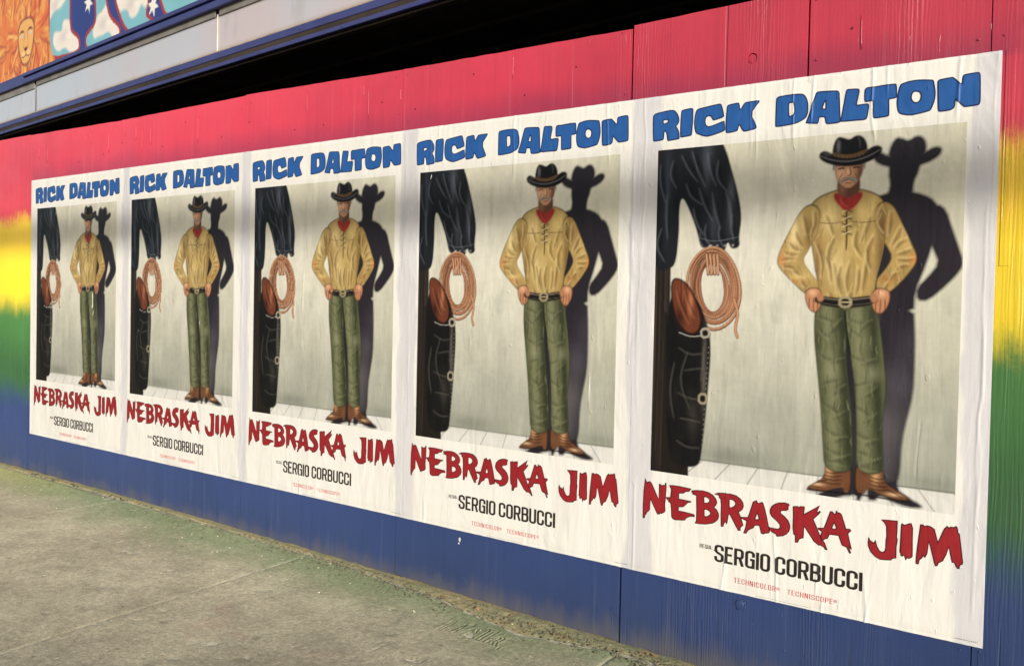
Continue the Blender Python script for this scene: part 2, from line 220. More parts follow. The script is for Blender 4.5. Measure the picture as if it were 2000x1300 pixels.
    for (x, y, r, c) in ((.83, .78, .05, (84, 78, 86)), (.80, .92, .06, (104, 98, 100)), (.78, 1.03, .05, (100, 96, 98)), (.87, .66, .05, (66, 58, 68))):
        p.clip = np.zeros((p.ny, p.nx))
        for P in (legA, legB):
            sl, m = p.mask(shade(P), .004, 1); p.clip[sl] = np.maximum(p.clip[sl], m)
        p.blob(x, y, r, r*1.4, c, .6)
    p.unclip()
    # ---- boots
    for P, sx in ((bootA, -1), (bootB, 1)):
        Q = np.array(P); p.fill(Q+np.array([.004, .006]), (40, 38, 36), soft=.008, sm=1, a=.6)
        p.fill(P, (34, 20, 12), sm=1, soft=.003); c = Q.mean(0); p.fill((Q-c)*.95+c, (104, 66, 42), sm=1, clip=True); tex(20, 20, .3, 5)
        p.blob(c[0]-.01, 1.07, .012, .03, (206, 156, 108), .85); p.blob(c[0]+sx*.045, 1.122, .02, .005, (222, 182, 138), .9)
        for k in range(4): p.stroke([(c[0]-.03, 1.075+k*.012), (c[0], 1.083+k*.011), (c[0]+.03, 1.072+k*.013)], .004, (52, 30, 18), .8, soft=.003)
        p.stroke([(c[0]+sx*.0, 1.098), (c[0]+sx*.035, 1.112), (c[0]+sx*.07, 1.128)], .003, (58, 34, 22), .9, soft=.002); p.unclip()
        p.stroke([(Q[:, 0].min()+.004, 1.1435 if sx < 0 else 1.136), (Q[:, 0].max()-.002, 1.139)], .005, (22, 15, 11), .95, taper=False, soft=.003)
    # ---- trousers
    for n_, (P, cx0, cx1, kx) in enumerate(((legB, .715, .755, .765), (legA, .622, .662, .640))):
        Q = np.array(P); p.fill(P, (26, 28, 18), soft=.003); c = Q.mean(0); p.fill((Q-c)*np.array([.965, .99])+c, (84, 86, 58), clip=True, soft=.003); tex(9, 6, .45, 41+n_)
        for y in np.linspace(.56, 1.04, 9):
            xc = cx0+(cx1-cx0)*(y-.54)/.5
            p.blob(xc-.012, y, .016, .05, (132, 134, 98), .55); p.blob(xc+.036, y, .014, .05, (38, 42, 28), .75)
        p.blob(kx-.008, .755, .022, .028, (150, 150, 116), .45)
        D, Hh = (36, 40, 26), (138, 140, 104)
        for (x, y, dx, dy, w) in ((-.045, .58, .06, .022, .012), (-.04, .615, .05, .035, .010), (.04, .59, -.05, .05, .012), (-.04, .70, .05, .02, .010), (.038, .715, -.05, .014, .012), (-.04, .80, .055, -.016, .011), (.04, .80, -.045, .03, .012),
                                  (-.035, .86, .05, .03, .012), (.035, .88, -.05, .03, .010), (-.035, .94, .05, .02, .012), (.036, .965, -.05, .02, .012), (-.04, 1.0, .065, .02, .014), (.04, 1.02, -.06, .02, .012), (-.035, 1.045, .06, .008, .010), (0, .64, .012, .09, .008), (.01, .83, .012, .10, .009)):
            xc = cx0+(cx1-cx0)*(y-.54)/.5; crease(xc+x, y, dx, dy, w*rr.uniform(.8, 1.3), D, Hh, .55)
        for k in range(70):
            y = rr.uniform(.55, 1.05); xc = cx0+(cx1-cx0)*(y-.54)/.5+rr.uniform(-.045, .045); L = rr.uniform(.008, .025)
            p.stroke([(xc, y-L), (xc+rr.uniform(-.004, .004), y), (xc+rr.uniform(-.006, .006), y+L)], .0035, rr.choice([(60, 64, 42), (128, 130, 96), (104, 106, 78), (46, 48, 32)]), .45, soft=.003)
        p.unclip()
    p.stroke([(.668, .56), (.674, .62), (.69, .70)], .006, (18, 20, 12), .95)
    # ---- shirt
    def cloth(P, base, seed, lines):
        Q = np.array(P); p.fill(P, (44, 30, 16), soft=.003); c = Q.mean(0); p.fill((Q-c)*.972+c, base, clip=True, soft=.003); tex(8, 7, .3, seed)
        for (x, y, rx, ry, col, a) in lines[0]: p.blob(x, y, rx, ry, col, a)
        for l in lines[1]: crease(*l)
        x0_, x1_, y0_, y1_ = Q[:, 0].min(), Q[:, 0].max(), Q[:, 1].min(), Q[:, 1].max()
        for k in range(90):
            x, y = rr.uniform(x0_, x1_), rr.uniform(y0_, y1_); L = rr.uniform(.006, .022); a_ = rr.uniform(-.5, .5)
            p.stroke([(x-L*a_, y-L), (x, y), (x+L*a_, y+L)], .0035, rr.choice([(112, 84, 44), (214, 188, 126), (160, 130, 76), (190, 120, 66)]), .38, soft=.003)
    lit, dk = (222, 196, 134), (104, 76, 40)
    cloth(torso, (178, 150, 90), 77, ([(.61, .26, .03, .05, lit, .8), (.72, .25, .03, .04, (206, 178, 112), .8), (.775, .38, .02, .12, dk, .85), (.58, .42, .014, .10, (126, 94, 52), .8), (.64, .42, .03, .07, lit, .6), (.668, .23, .02, .04, dk, .5)],
          [(.60, .25, .03, .08), (.74, .26, -.03, .09), (.70, .30, .02, .10), (.635, .32, -.012, .12), (.60, .38, .025, .10), (.628, .40, .016, .11, .010), (.655, .41, .004, .11, .011), (.684, .40, -.004, .12, .011), (.708, .42, -.010, .10, .010), (.735, .38, -.016, .13, .013), (.755, .32, -.01, .12, .013), (.572, .34, .02, .12, .010), (.69, .50, -.02, .04), (.62, .50, .02, .04)]))
    p.stroke([(.668, .185), (.664, .25), (.668, .32), (.667, .37)], .0055, (50, 36, 20), .95, soft=.003)
    for i in range(5):
        p.stroke([(.65, .212+i*.024), (.684, .226+i*.024)], .004, (40, 32, 20), .9, soft=.002); p.stroke([(.684, .212+i*.024), (.65, .226+i*.024)], .003, (214, 196, 150), .8, soft=.002)
    p.stroke([(.56, .275), (.61, .285), (.655, .28)], .003, (96, 70, 38), .8, soft=.002); p.stroke([(.68, .28), (.73, .285), (.778, .275)], .003, (90, 66, 36), .8, soft=.002); p.unclip()
    cloth(armL, (182, 154, 94), 5, ([(.50, .31, .016, .05, (232, 208, 148), .9), (.462, .40, .014, .02, (206, 134, 78), .8), (.55, .32, .014, .06, dk, .8), (.52, .455, .03, .014, (216, 188, 122), .8), (.50, .47, .04, .01, (186, 108, 60), .6)],
          [(.53, .25, .012, .07), (.505, .30, .028, .06), (.485, .34, .04, .03), (.47, .37, .045, .012), (.458, .40, .05, -.004, .010), (.468, .42, .04, .01, .010), (.50, .43, .028, .022, .010), (.53, .46, .02, .03, .009), (.565, .24, -.01, .08)]))
    p.unclip()
    cloth(armR, (168, 140, 82), 15, ([(.84, .33, .014, .05, (214, 184, 118), .8), (.866, .40, .01, .02, (206, 128, 70), .8), (.775, .3, .014, .06, (92, 66, 34), .85), (.80, .46, .03, .012, (150, 104, 58), .7)],
          [(.80, .25, -.008, .08), (.83, .30, -.03, .06), (.85, .34, -.04, .03), (.862, .37, -.045, .014), (.868, .40, -.05, -.002, .010), (.855, .42, -.04, .014, .010), (.83, .44, -.03, .024, .010), (.80, .47, -.02, .028, .009), (.77, .24, .012, .08)]))
    p.unclip()
    for hx, sx in ((.572, 1), (.772, -1)):                 # thumbs hooked in the belt, fingers hanging below
        P = [(hx-sx*.028, .492), (hx+sx*.006, .486), (hx+sx*.024, .50), (hx+sx*.026, .53), (hx+sx*.016, .563), (hx-sx*.004, .572), (hx-sx*.022, .552), (hx-sx*.032, .52)]
        p.fill(P, (60, 32, 22), soft=.003); Q = np.array(P); c = Q.mean(0); p.fill((Q-c)*.92+c, (184, 128, 92), clip=True, soft=.003)
        p.blob(hx-sx*.006, .505, .012, .012, (222, 172, 132), .9)
        for k in range(3): p.stroke([(hx-sx*(.016-.013*k), .522), (hx-sx*(.017-.014*k), .545), (hx-sx*(.013-.012*k), .57)], .003, (92, 50, 34), .95, soft=.002)
        p.unclip()
    # ---- belt
    p.fill([(.574, .512), (.66, .523), (.764, .509), (.768, .538), (.664, .553), (.572, .541)], (24, 20, 18), clip=True, sm=1, soft=.003)
    p.stroke([(.576, .519), (.66, .53), (.764, .516)], .003, (134, 124, 108), .8, taper=False, soft=.002); p.stroke([(.576, .536), (.66, .547), (.764, .533)], .002, (90, 82, 70), .8, taper=False, soft=.002); p.unclip()
    p.fill([(.648, .516), (.690, .516), (.690, .552), (.648, .552)], (156, 142, 108), sm=1, soft=.002); p.fill([(.656, .523), (.682, .523), (.682, .545), (.656, .545)], (34, 28, 24), sm=1, soft=.002); p.stroke([(.658, .534), (.684, .534)], .004, (186, 170, 130), .9, taper=False, soft=.002)
    for hx, sx in ((.590, 1), (.755, -1)): p.fill([(hx-.012, .508), (hx+.01, .506), (hx+.012, .532), (hx-.008, .534)], (172, 118, 86), soft=.003)
    # ---- head: an older man with a grey moustache
    p.fill(neck, (96, 62, 46), soft=.003); p.blob(.65, .165, .012, .03, (150, 104, 78), .8)
    p.fill([(.63, .182), (.668, .21), (.706, .182), (.716, .20), (.69, .236), (.668, .248), (.645, .234), (.62, .2)], (148, 44, 38), soft=.003); crease(.65, .20, .02, .03, .008, (88, 22, 20), (204, 96, 84))
    p.fill(head, (66, 40, 30), soft=.003, sm=2); Q = np.array(head); c = Q.mean(0); p.fill((Q-c)*.95+c, (196, 144, 108), clip=True, soft=.003)
    p.blob(.642, .135, .016, .026, (222, 172, 132), .9); p.blob(.706, .13, .018, .05, (84, 50, 36), .9); p.blob(.668, .082, .07, .020, (34, 22, 20), 1.)
    for sx in (-1, 1):
        p.stroke([(.668+sx*.012, .112), (.668+sx*.022, .109), (.668+sx*.034, .113)], .005, (34, 22, 18), .95, soft=.002); p.stroke([(.668+sx*.010, .103), (.668+sx*.024, .099), (.668+sx*.038, .104)], .004, (96, 88, 80), .9, soft=.002); p.blob(.668+sx*.023, .1135, .003, .0018, (150, 140, 128), .5)
        p.stroke([(.668+sx*.018, .128), (.668+sx*.027, .138), (.668+sx*.030, .152)], .003, (110, 66, 46), .8, soft=.003)
        p.fill([(.668, .139), (.668+sx*.016, .140), (.668+sx*.031, .153), (.668+sx*.029, .161), (.668+sx*.012, .151), (.668, .149)], (120, 112, 104), soft=.002); p.stroke([(.668+sx*.004, .142), (.668+sx*.018, .146), (.668+sx*.028, .157)], .002, (190, 184, 176), .8, soft=.002)
    p.stroke([(.670, .106), (.676, .128), (.671, .135), (.663, .134)], .0035, (112, 66, 46), .9, soft=.002); p.blob(.666, .122, .003, .010, (232, 188, 150), .9); p.stroke([(.657, .157), (.668, .159), (.679, .157)], .003, (120, 54, 46), .9, soft=.002)
    p.unclip()
    for sx in (-1, 1): p.fill([(.668+sx*.044, .09), (.668+sx*.050, .088), (.668+sx*.050, .115), (.668+sx*.045, .118)], (110, 104, 98), soft=.003)
    # ---- hat
    p.fill(hatb, (14, 13, 14), clip=True, soft=.003); p.stroke([(.577, .066), (.615, .083), (.668, .092), (.72, .082), (.762, .06)], .004, (110, 106, 106), .7, soft=.003); p.blob(.60, .06, .014, .008, (74, 70, 72), .7); p.unclip()
    p.fill(hatc, (18, 17, 18), clip=True, soft=.003); p.blob(.634, .04, .006, .022, (104, 100, 102), .8); p.stroke([(.634, .014), (.652, .03), (.668, .048), (.672, .06)], .007, (4, 4, 4), .9, soft=.004); p.stroke([(.692, .012), (.700, .03), (.70, .05)], .004, (70, 68, 70), .7, soft=.003)
    p.stroke([(.612, .062), (.668, .078), (.726, .060)], .012, (86, 62, 38), .95, taper=False, soft=.003)
    for k in range(9): p.stroke([(.62+k*.0125, .062+.010*math.sin((k+1)/10*3.14)), (.626+k*.0125, .070+.010*math.sin((k+1)/10*3.14))], .003, (120, 94, 60), .6, soft=.002)
    p.unclip()
    # ---- foreground left: timber post, a black coat hung on it, a coil of rope, a saddlebag
    p.fill([(-.02, -.02), (.058, -.02), (.062, .6), (.066, 1.2), (-.02, 1.2)], (34, 28, 25), sm=0, clip=True); tex(30, 2, .5, 8)
    for k in range(10): x = rr.uniform(0, .06); p.stroke([(x, rr.uniform(0, .5)), (x+.003, .6), (x-.002, rr.uniform(.7, 1.15))], .003, (74, 60, 48), .5, soft=.003)
    p.unclip()
    coat = [(-.02, -.02), (.24, -.02), (.262, .03), (.284, .10), (.306, .17), (.322, .25), (.312, .32), (.318, .352), (.286, .362), (.272, .33), (.262, .372), (.226, .378), (.214, .338), (.196, .356), (.172, .352), (.16, .30), (.128, .22), (.10, .17), (.088, .20), (.090, .30), (.082, .40), (.062, .428), (-.02, .43)]
    p.fill(coat, (26, 28, 32), clip=True, soft=.003); tex(6, 5, .5, 31)
    for (x, y, rx, ry, c) in ((.19, .06, .02, .08, (78, 82, 92)), (.28, .2, .012, .08, (92, 96, 104)), (.04, .15, .014, .12, (60, 66, 80)), (.22, .25, .016, .08, (60, 64, 72))): p.blob(x, y, rx, ry, c, .8)
    K, G = (8, 9, 12), (118, 122, 132)
    for l in ((.10, .02, .06, .10), (.14, .01, .05, .13), (.20, .02, .03, .12), (.24, .05, .03, .11), (.12, .12, .06, .08), (.17, .14, .05, .12), (.22, .16, .03, .13), (.27, .16, .02, .12), (.15, .21, .04, .10), (.20, .27, .02, .08), (.25, .28, .012, .07), (.02, .05, .02, .14), (.05, .16, .0, .16), (.03, .28, .01, .12), (.07, .04, .01, .10), (.295, .24, .004, .09), (.18, .30, .01, .05)):
        crease(l[0], l[1], l[2], l[3], .016, K, G, .8)
    p.stroke([(.16, .315), (.22, .335), (.316, .318)], .003, (96, 100, 108), .8, soft=.002)
    for k in range(3): p.blob(.235+k*.028, .347, .004, .004, (150, 150, 152), .9)
    p.unclip()
    rr2 = random.Random(3)
    for k in range(8):                                     # rope
        a = np.linspace(0, 2*np.pi, 30); rx, ry = .050+.0062*k+rr2.uniform(-.004, .004), .088+.007*k+rr2.uniform(-.006, .006); ox, oy = rr2.uniform(-.004, .004), rr2.uniform(-.004, .006)
        P = np.stack([.222+ox+rx*np.cos(a)*(1+.05*np.sin(2*a+k)), .49+oy+ry*np.sin(a)+.008*np.cos(a)], 1)
        p.stroke(P, .0118, (84, 50, 34), 1., soft=.002, taper=False, sm=0); p.stroke(P-np.array([.001, .0015]), .0075, (206, 156, 118) if k % 2 else (186, 130, 96), .95, soft=.003, taper=False, sm=0)
        for j in range(0, 100):
            t = j/100*2*np.pi; q = (.222+ox+rx*math.cos(t)*(1+.05*math.sin(2*t+k)), .49+oy+ry*math.sin(t)+.008*math.cos(t))
            tx, ty = -rx*math.sin(t), ry*math.cos(t); l_ = math.hypot(tx, ty); tx, ty = tx/l_, ty/l_
            p.stroke([(q[0]-tx*.003-ty*.005, q[1]-ty*.003+tx*.005), (q[0]+tx*.003+ty*.005, q[1]+ty*.003-tx*.005)], .0022, (112, 68, 46), .8, soft=.0015, taper=False, sm=0)
    for k in range(4): p.stroke([(.196+k*.013, .375), (.2+k*.013, .41), (.204+k*.012, .445)], .0115, (84, 50, 34), 1., taper=False, soft=.002); p.stroke([(.196+k*.013, .377), (.2+k*.013, .41), (.204+k*.012, .443)], .007, (198, 146, 110), 1., taper=False, soft=.002)
    p.stroke([(.30, .53), (.318, .58), (.306, .63), (.316, .66)], .011, (92, 56, 38), 1., taper=False, soft=.002); p.stroke([(.30, .53), (.318, .58), (.306, .63), (.316, .66)], .007, (196, 142, 104), 1., taper=False, soft=.002)
    p.fill([(.04, .58), (.13, .60), (.15, 1.2), (.04, 1.2)], (30, 25, 20), sm=0)
    bag = [(.045, .52), (.11, .50), (.165, .53), (.20, .60), (.222, .68), (.218, .80), (.21, .92), (.198, 1.06), (.19, 1.12), (.12, 1.13), (.06, 1.10)]
    p.fill(bag, (20, 18, 17), clip=True, soft=.003); tex(14, 8, .5, 61); p.blob(.198, .78, .008, .12, (104, 98, 90), .8); p.blob(.16, .95, .02, .06, (56, 52, 47), .8)
    for l in ((.10, .70, .09, .02), (.12, .78, .08, -.01), (.10, .86, .10, .02), (.11, .95, .08, .01), (.10, 1.03, .09, .02), (.20, .70, -.01, .12), (.14, .72, .01, .2), (.09, .76, .0, .2)): crease(l[0], l[1], l[2], l[3], .010, (5, 5, 5), (112, 106, 96), .7)
    for k in range(22): p.blob(.213-.0008*k, .70+k*.018, .002, .002, (150, 142, 128), .9)
    p.unclip()
    p.fill([(.060, .455), (.115, .462), (.158, .52), (.19, .60), (.178, .655), (.13, .662), (.09, .62), (.066, .55)], (38, 18, 12), soft=.003); p.fill([(.066, .462), (.112, .468), (.152, .524), (.182, .60), (.170, .648), (.132, .654), (.096, .614), (.072, .55)], (104, 54, 34), clip=True, soft=.003)
    p.blob(.14, .545, .010, .04, (196, 126, 88), .85); p.blob(.10, .6, .02, .04, (46, 22, 16), .9); crease(.09, .50, .05, .12, .012, (50, 24, 16), (176, 108, 74)); crease(.12, .50, .04, .10, .010, (56, 28, 18), (186, 118, 82)); p.unclip()
    p.stroke([(.10, .655), (.15, .672), (.215, .655)], .010, (26, 24, 22), 1., taper=False, soft=.002); p.stroke([(.10, .652), (.15, .668), (.215, .651)], .003, (176, 172, 162), .9, taper=False, soft=.002)
    p.fill([(.178, .636), (.214, .628), (.22, .664), (.184, .672)], (164, 156, 138), sm=1, soft=.002); p.fill([(.186, .642), (.207, .638), (.211, .658), (.190, .663)], (24, 22, 20), sm=1, soft=.002)
    p.fill([(.178, .86), (.214, .86), (.212, .90), (.178, .90)], (150, 140, 118), sm=1, soft=.002); p.fill([(.185, .868), (.206, .868), (.205, .892), (.185, .892)], (24, 22, 20), sm=1, soft=.002)
    # fine cross-grain of the original board the picture was painted on
    p.img *= (1+.035*fbm(X*120, Y*14, 71, 2)+.03*fbm(X*16, Y*120, 72, 2))[..., None]
    # print grain, slightly lifted darks
    p.img *= (1+.05*fbm(X*60, Y*60, 90, 2))[..., None]
    return np.clip(p.img, .004, .95), p

# ------------------------------------------------------------------ helpers
rnd = random.Random(7)
def tag(o, label=None, cat=None, group=None, kind=None):
    if label: o['label'] = label
    if cat: o['category'] = cat
    if group: o['group'] = group
    if kind: o['kind'] = kind
    return o
def empty(name, loc):
    o = bpy.data.objects.new(name, None); o.empty_display_size = .1; sc.collection.objects.link(o); o.location = loc; return o
def root_loc(o):
    v = Vector(o.location)
    while o.parent: o = o.parent; v += Vector(o.location)
    return v
def link(name, me, mat=None, parent=None, loc=(0, 0, 0)):
    """loc: world position of the mesh's origin"""
    if mat and not me.materials: me.materials.append(mat)
    o = bpy.data.objects.new(name, me); sc.collection.objects.link(o)
    if parent: o.parent = parent; o.location = Vector(loc)-root_loc(parent)
    else: o.location = loc
    return o
def mesh_from(name, V, Fs, smooth=False):
    me = bpy.data.meshes.new(name); me.from_pydata([tuple(v) for v in V], [], [tuple(f) for f in Fs]); me.update()
    if smooth: me.polygons.foreach_set('use_smooth', [True]*len(me.polygons))
    return me
def grid_mesh(name, P, col=None, smooth=True, flip=False):
    """P: (ny,nx,3) array of points"""
    ny, nx = P.shape[:2]; me = bpy.data.meshes.new(name)
    n = (ny-1)*(nx-1); idx = np.arange(ny*nx).reshape(ny, nx)
    q = np.stack([idx[:-1, :-1], idx[:-1, 1:], idx[1:, 1:], idx[1:, :-1]], -1).reshape(-1, 4)
    if flip: q = q[:, ::-1]
    me.vertices.add(ny*nx); me.vertices.foreach_set('co', P.reshape(-1).astype(np.float32))
    me.loops.add(n*4); me.loops.foreach_set('vertex_index', q.reshape(-1).astype(np.int32))
    me.polygons.add(n); me.polygons.foreach_set('loop_start', np.arange(0, n*4, 4, dtype=np.int32))
    me.update(calc_edges=True); me.validate()
    me.polygons.foreach_set('use_smooth', np.full(n, smooth))
    if col is not None:
        a = me.color_attributes.new('print', 'FLOAT_COLOR', 'POINT')
        c = np.concatenate([col.reshape(-1, 3), np.ones((ny*nx, 1))], 1).astype(np.float32); a.data.foreach_set('color', c.reshape(-1))
    return me
def boxes(name, B, bevel=0.0, seg=1):
    """B: list of (x0,x1,y0,y1,z0,z1)"""
    bm = bmesh.new()
    for (x0, x1, y0, y1, z0, z1) in B:
        vs = [bm.verts.new(v) for v in ((x0, y0, z0), (x1, y0, z0), (x1, y1, z0), (x0, y1, z0), (x0, y0, z1), (x1, y0, z1), (x1, y1, z1), (x0, y1, z1))]
        for f in ((0, 3, 2, 1), (4, 5, 6, 7), (0, 1, 5, 4), (1, 2, 6, 5), (2, 3, 7, 6), (3, 0, 4, 7)): bm.faces.new([vs[i] for i in f])
    if bevel: bmesh.ops.bevel(bm, geom=bm.edges[:], offset=bevel, segments=seg, affect='EDGES')
    me = bpy.data.meshes.new(name); bm.to_mesh(me); bm.free(); return me
def tube_mesh(name, pts, r, n=8):
    V, Fs = [], []; pts = [Vector(p) for p in pts]
    for i, p in enumerate(pts):
        t = (pts[min(i+1, len(pts)-1)]-pts[max(i-1, 0)]).normalized(); a = t.orthogonal().normalized(); b = t.cross(a)
        rr = r[i] if isinstance(r, (list, tuple)) else r
        for k in range(n):
            an = 2*math.pi*k/n; V.append(p+a*math.cos(an)*rr+b*math.sin(an)*rr)
    for i in range(len(pts)-1):
        for k in range(n): Fs.append((i*n+k, i*n+(k+1) % n, (i+1)*n+(k+1) % n, (i+1)*n+k))
    Fs.append(tuple(range(n))[::-1]); Fs.append(tuple(range((len(pts)-1)*n, len(pts)*n)))
    return mesh_from(name, V, Fs, True)
def srgb(*c): return tuple(float(v) for v in lin(c))+(1.,)

class NT:
    """small node helper"""
    def __init__(s, name, rough=.6, spec=.4):
        s.m = bpy.data.materials.new(name); s.m.use_nodes = True; s.n = s.m.node_tree.nodes; s.l = s.m.node_tree.links
        s.b = s.n['Principled BSDF']; s.b.inputs['Roughness'].default_value = rough; s.b.inputs['Specular IOR Level'].default_value = spec
        s.pos = s.n.new('ShaderNodeNewGeometry').outputs['Position']
    def set(s, sock, v):
        if hasattr(v, 'links') or hasattr(v, 'is_linked'): s.l.new(v, sock)
        else: sock.default_value = v
    def mapv(s, scale, loc=(0, 0, 0), src=None):
        m = s.n.new('ShaderNodeMapping'); s.l.new(src or s.pos, m.inputs['Vector'])
        m.inputs['Scale'].default_value = scale; m.inputs['Location'].default_value = loc; return m.outputs[0]
    def noise(s, scale=(1, 1, 1), sc_=1., det=4, rough=.55, loc=(0, 0, 0), dist=0.):
        t = s.n.new('ShaderNodeTexNoise'); s.l.new(s.mapv(scale, loc), t.inputs['Vector'])
        t.inputs['Scale'].default_value = sc_; t.inputs['Detail'].default_value = det; t.inputs['Roughness'].default_value = rough; t.inputs['Distortion'].default_value = dist
        return t.outputs['Fac']
    def voro(s, scale, sc_=1., feature='F1'):
        t = s.n.new('ShaderNodeTexVoronoi'); s.l.new(s.mapv(scale), t.inputs['Vector']); t.inputs['Scale'].default_value = sc_; t.feature = feature
        return t.outputs['Distance']
    def math(s, op, a, b=0., c=None, clamp=False):
        t = s.n.new('ShaderNodeMath'); t.operation = op; t.use_clamp = clamp; s.set(t.inputs[0], a); s.set(t.inputs[1], b)
        if c is not None: s.set(t.inputs[2], c)
        return t.outputs[0]
    def rng(s, v, a, b, c=0., d=1., smooth=True):
        t = s.n.new('ShaderNodeMapRange'); t.interpolation_type = 'SMOOTHSTEP' if smooth else 'LINEAR'
        s.set(t.inputs['Value'], v)
        for k, x in zip(('From Min', 'From Max', 'To Min', 'To Max'), (a, b, c, d)): s.set(t.inputs[k], x)
        return t.outputs[0]
    def mix(s, f, a, b, mode='MIX'):
        t = s.n.new('ShaderNodeMix'); t.data_type = 'RGBA'; t.blend_type = mode; s.set(t.inputs[0], f)
        s.set(t.inputs[6], a); s.set(t.inputs[7], b); return t.outputs[2]
    def ramp(s, v, stops):
        t = s.n.new('ShaderNodeValToRGB'); s.set(t.inputs[0], v); cr = t.color_ramp; cr.interpolation = 'EASE'
        while len(cr.elements) < len(stops): cr.elements.new(.5)
        for e, (p, c) in zip(cr.elements, stops): e.position = p; e.color = c
        return t.outputs[0]
    def sep(s, i):
        t = s.n.new('ShaderNodeSeparateXYZ'); s.l.new(s.pos, t.inputs[0]); return t.outputs[i]
    def bump(s, h, dist, strength=1., prev=None):
        t = s.n.new('ShaderNodeBump'); t.inputs['Distance'].default_value = dist; t.inputs['Strength'].default_value = strength
        s.set(t.inputs['Height'], h)
        if prev is not None: s.l.new(prev, t.inputs['Normal'])
        s.l.new(t.outputs[0], s.b.inputs['Normal']); return t.outputs[0]
    def color(s, c): s.set(s.b.inputs['Base Color'], c); return s.m

# ------------------------------------------------------------------ materials
def mat_hoarding():
    s = NT('rainbow_painted_plywood', .42, .75); s.b.inputs['Diffuse Roughness'].default_value = .8
    x, z = s.sep(0), s.sep(2)
    wob = s.math('MULTIPLY', s.math('SUBTRACT', s.noise((1.6, 1.6, 1.1), 1, 4, .55), .5), .30)
    wob2 = s.math('ADD', s.math('MULTIPLY', s.math('SUBTRACT', s.noise((16, 16, 7), 1, 5, .75), .5), .16), s.math('MULTIPLY', s.math('SUBTRACT', s.noise((140, 140, 60), 1, 2, .7), .5), .07))
    zz = s.math('ADD', s.math('ADD', z, wob), wob2)
    zr = s.rng(zz, -.4, 2.4, 0, 1, False)
    f = lambda v: (v+.4)/2.8
    col = s.ramp(zr, [(0, srgb(44, 58, 92)), (f(.12), srgb(40, 60, 106)), (f(.40), srgb(50, 92, 52)), (f(.82), srgb(66, 116, 58)), (f(1.02), srgb(226, 202, 40)), (f(1.46), srgb(236, 204, 40)), (f(1.60), srgb(190, 54, 70)), (f(1.85), srgb(182, 50, 70)), (1, srgb(194, 62, 76))])
    # rolled patches, old paste above the bills, dirt at the foot
    n1 = s.noise((1.2, 1.2, .8), 1, 5, .6, (3, 1, 9)); col = s.mix(s.rng(n1, .32, .62, 0, .6), col, s.mix(1., col, (1.35, 1.25, 1.25, 1), 'MULTIPLY'))
    pz = s.math('ADD', z, s.math('MULTIPLY', s.noise((3, 3, 2), 1, 4, .6, (7, 0, 2)), .16))
    paste = s.math('MULTIPLY', s.rng(pz, 2.02, 1.88, 0, 1), s.math('MULTIPLY', s.rng(z, 1.78, 1.80), s.math('MULTIPLY', s.rng(x, -.01, .02), s.rng(x, 6.2, 6.0))))
    col = s.mix(s.math('MULTIPLY', paste, .75), col, srgb(150, 44, 74))
    vs = s.noise((38, 38, .9), 1, 4, .6, (3, 3, 1)); col = s.mix(s.rng(vs, .5, .7, 0, .22), col, s.mix(1., col, (.62, .6, .66, 1), 'MULTIPLY')); col = s.mix(s.rng(vs, .42, .3, 0, .06), col, s.mix(.5, col, (.8, .76, .74, 1)))
    sc2 = s.math('MULTIPLY', s.rng(s.noise((7, 7, 55), 1, 3, .7, (1, 1, 8)), .70, .74, 0, .35), s.rng(z, .25, -.1)); col = s.mix(sc2, col, srgb(120, 122, 130))
    low = s.rng(s.math('ADD', z, s.math('MULTIPLY', s.noise((9, 9, 3), 1, 4, .65), .20)), -.08, -.24, 0, .8)
    col = s.mix(low, col, srgb(96, 92, 88))
    drip = s.math('MULTIPLY', s.rng(s.noise((26, 26, 1.6), 1, 3, .6, (0, 5, 0)), .58, .72), s.rng(z, .05, -.25, 0, .4))
    col = s.mix(drip, col, srgb(34, 36, 44))
    chip = s.math('MULTIPLY', s.rng(s.noise((60, 60, 34), 1, 3, .6), .735, .76), s.rng(z, 0, -.28, .15, .9)); col = s.mix(chip, col, srgb(176, 178, 186))
    # relief: fir grain streaks in patches, ripples, brush marks, little blisters
    g1 = s.noise((75, 75, 2.2), 1, 5, .65, (0, 0, 0), .9); g2 = s.noise((190, 190, 5), 1, 2, .5)
    patch = s.rng(s.noise((2.6, 2.6, .6), 1, 2, .5, (4, 4, 4)), .46, .62, .12, 1)
    near = s.rng(x, 4.4, 5.2, .28, 1); patch = s.math('MULTIPLY', patch, near)
    wav = s.n.new('ShaderNodeTexWave'); wav.wave_type = 'BANDS'; wav.bands_direction = 'X'
    s.l.new(s.mapv((1, 1, .09)), wav.inputs['Vector']); wav.inputs['Scale'].default_value = 26; wav.inputs['Distortion'].default_value = 9; wav.inputs['Detail'].default_value = 3; wav.inputs['Detail Scale'].default_value = 1.4
    h = s.math('ADD', s.math('MULTIPLY', g1, s.math('MULTIPLY', patch, 1.5)), s.math('MULTIPLY', wav.outputs['Fac'], s.math('MULTIPLY', patch, .5)))
    h = s.math('ADD', h, s.math('MULTIPLY', g2, .18))
    crack = s.rng(s.noise((34, 34, .55), 1, 2, .4, (2, 0, 0)), .66, .70, 0, -1.1); h = s.math('ADD', h, s.math('MULTIPLY', crack, near))
    run = s.math('MULTIPLY', s.rng(s.noise((48, 48, 7), 1, 2, .5, (9, 0, 3)), .70, .78, 0, 1.2), near); h = s.math('ADD', h, run)
    knot = s.rng(s.voro((1.9, 1.9, 1.3)), .03, .08, 1, 0); ring = s.math('SINE', s.math('MULTIPLY', s.voro((1.9, 1.9, 1.3)), 300))
    h = s.math('ADD', h, s.math('MULTIPLY', s.math('MULTIPLY', knot, ring), .5))
    h = s.math('ADD', h, s.math('MULTIPLY', s.noise((230, 230, 210), 1, 2, .6), .22))
    s.bump(h, .0026, .9)
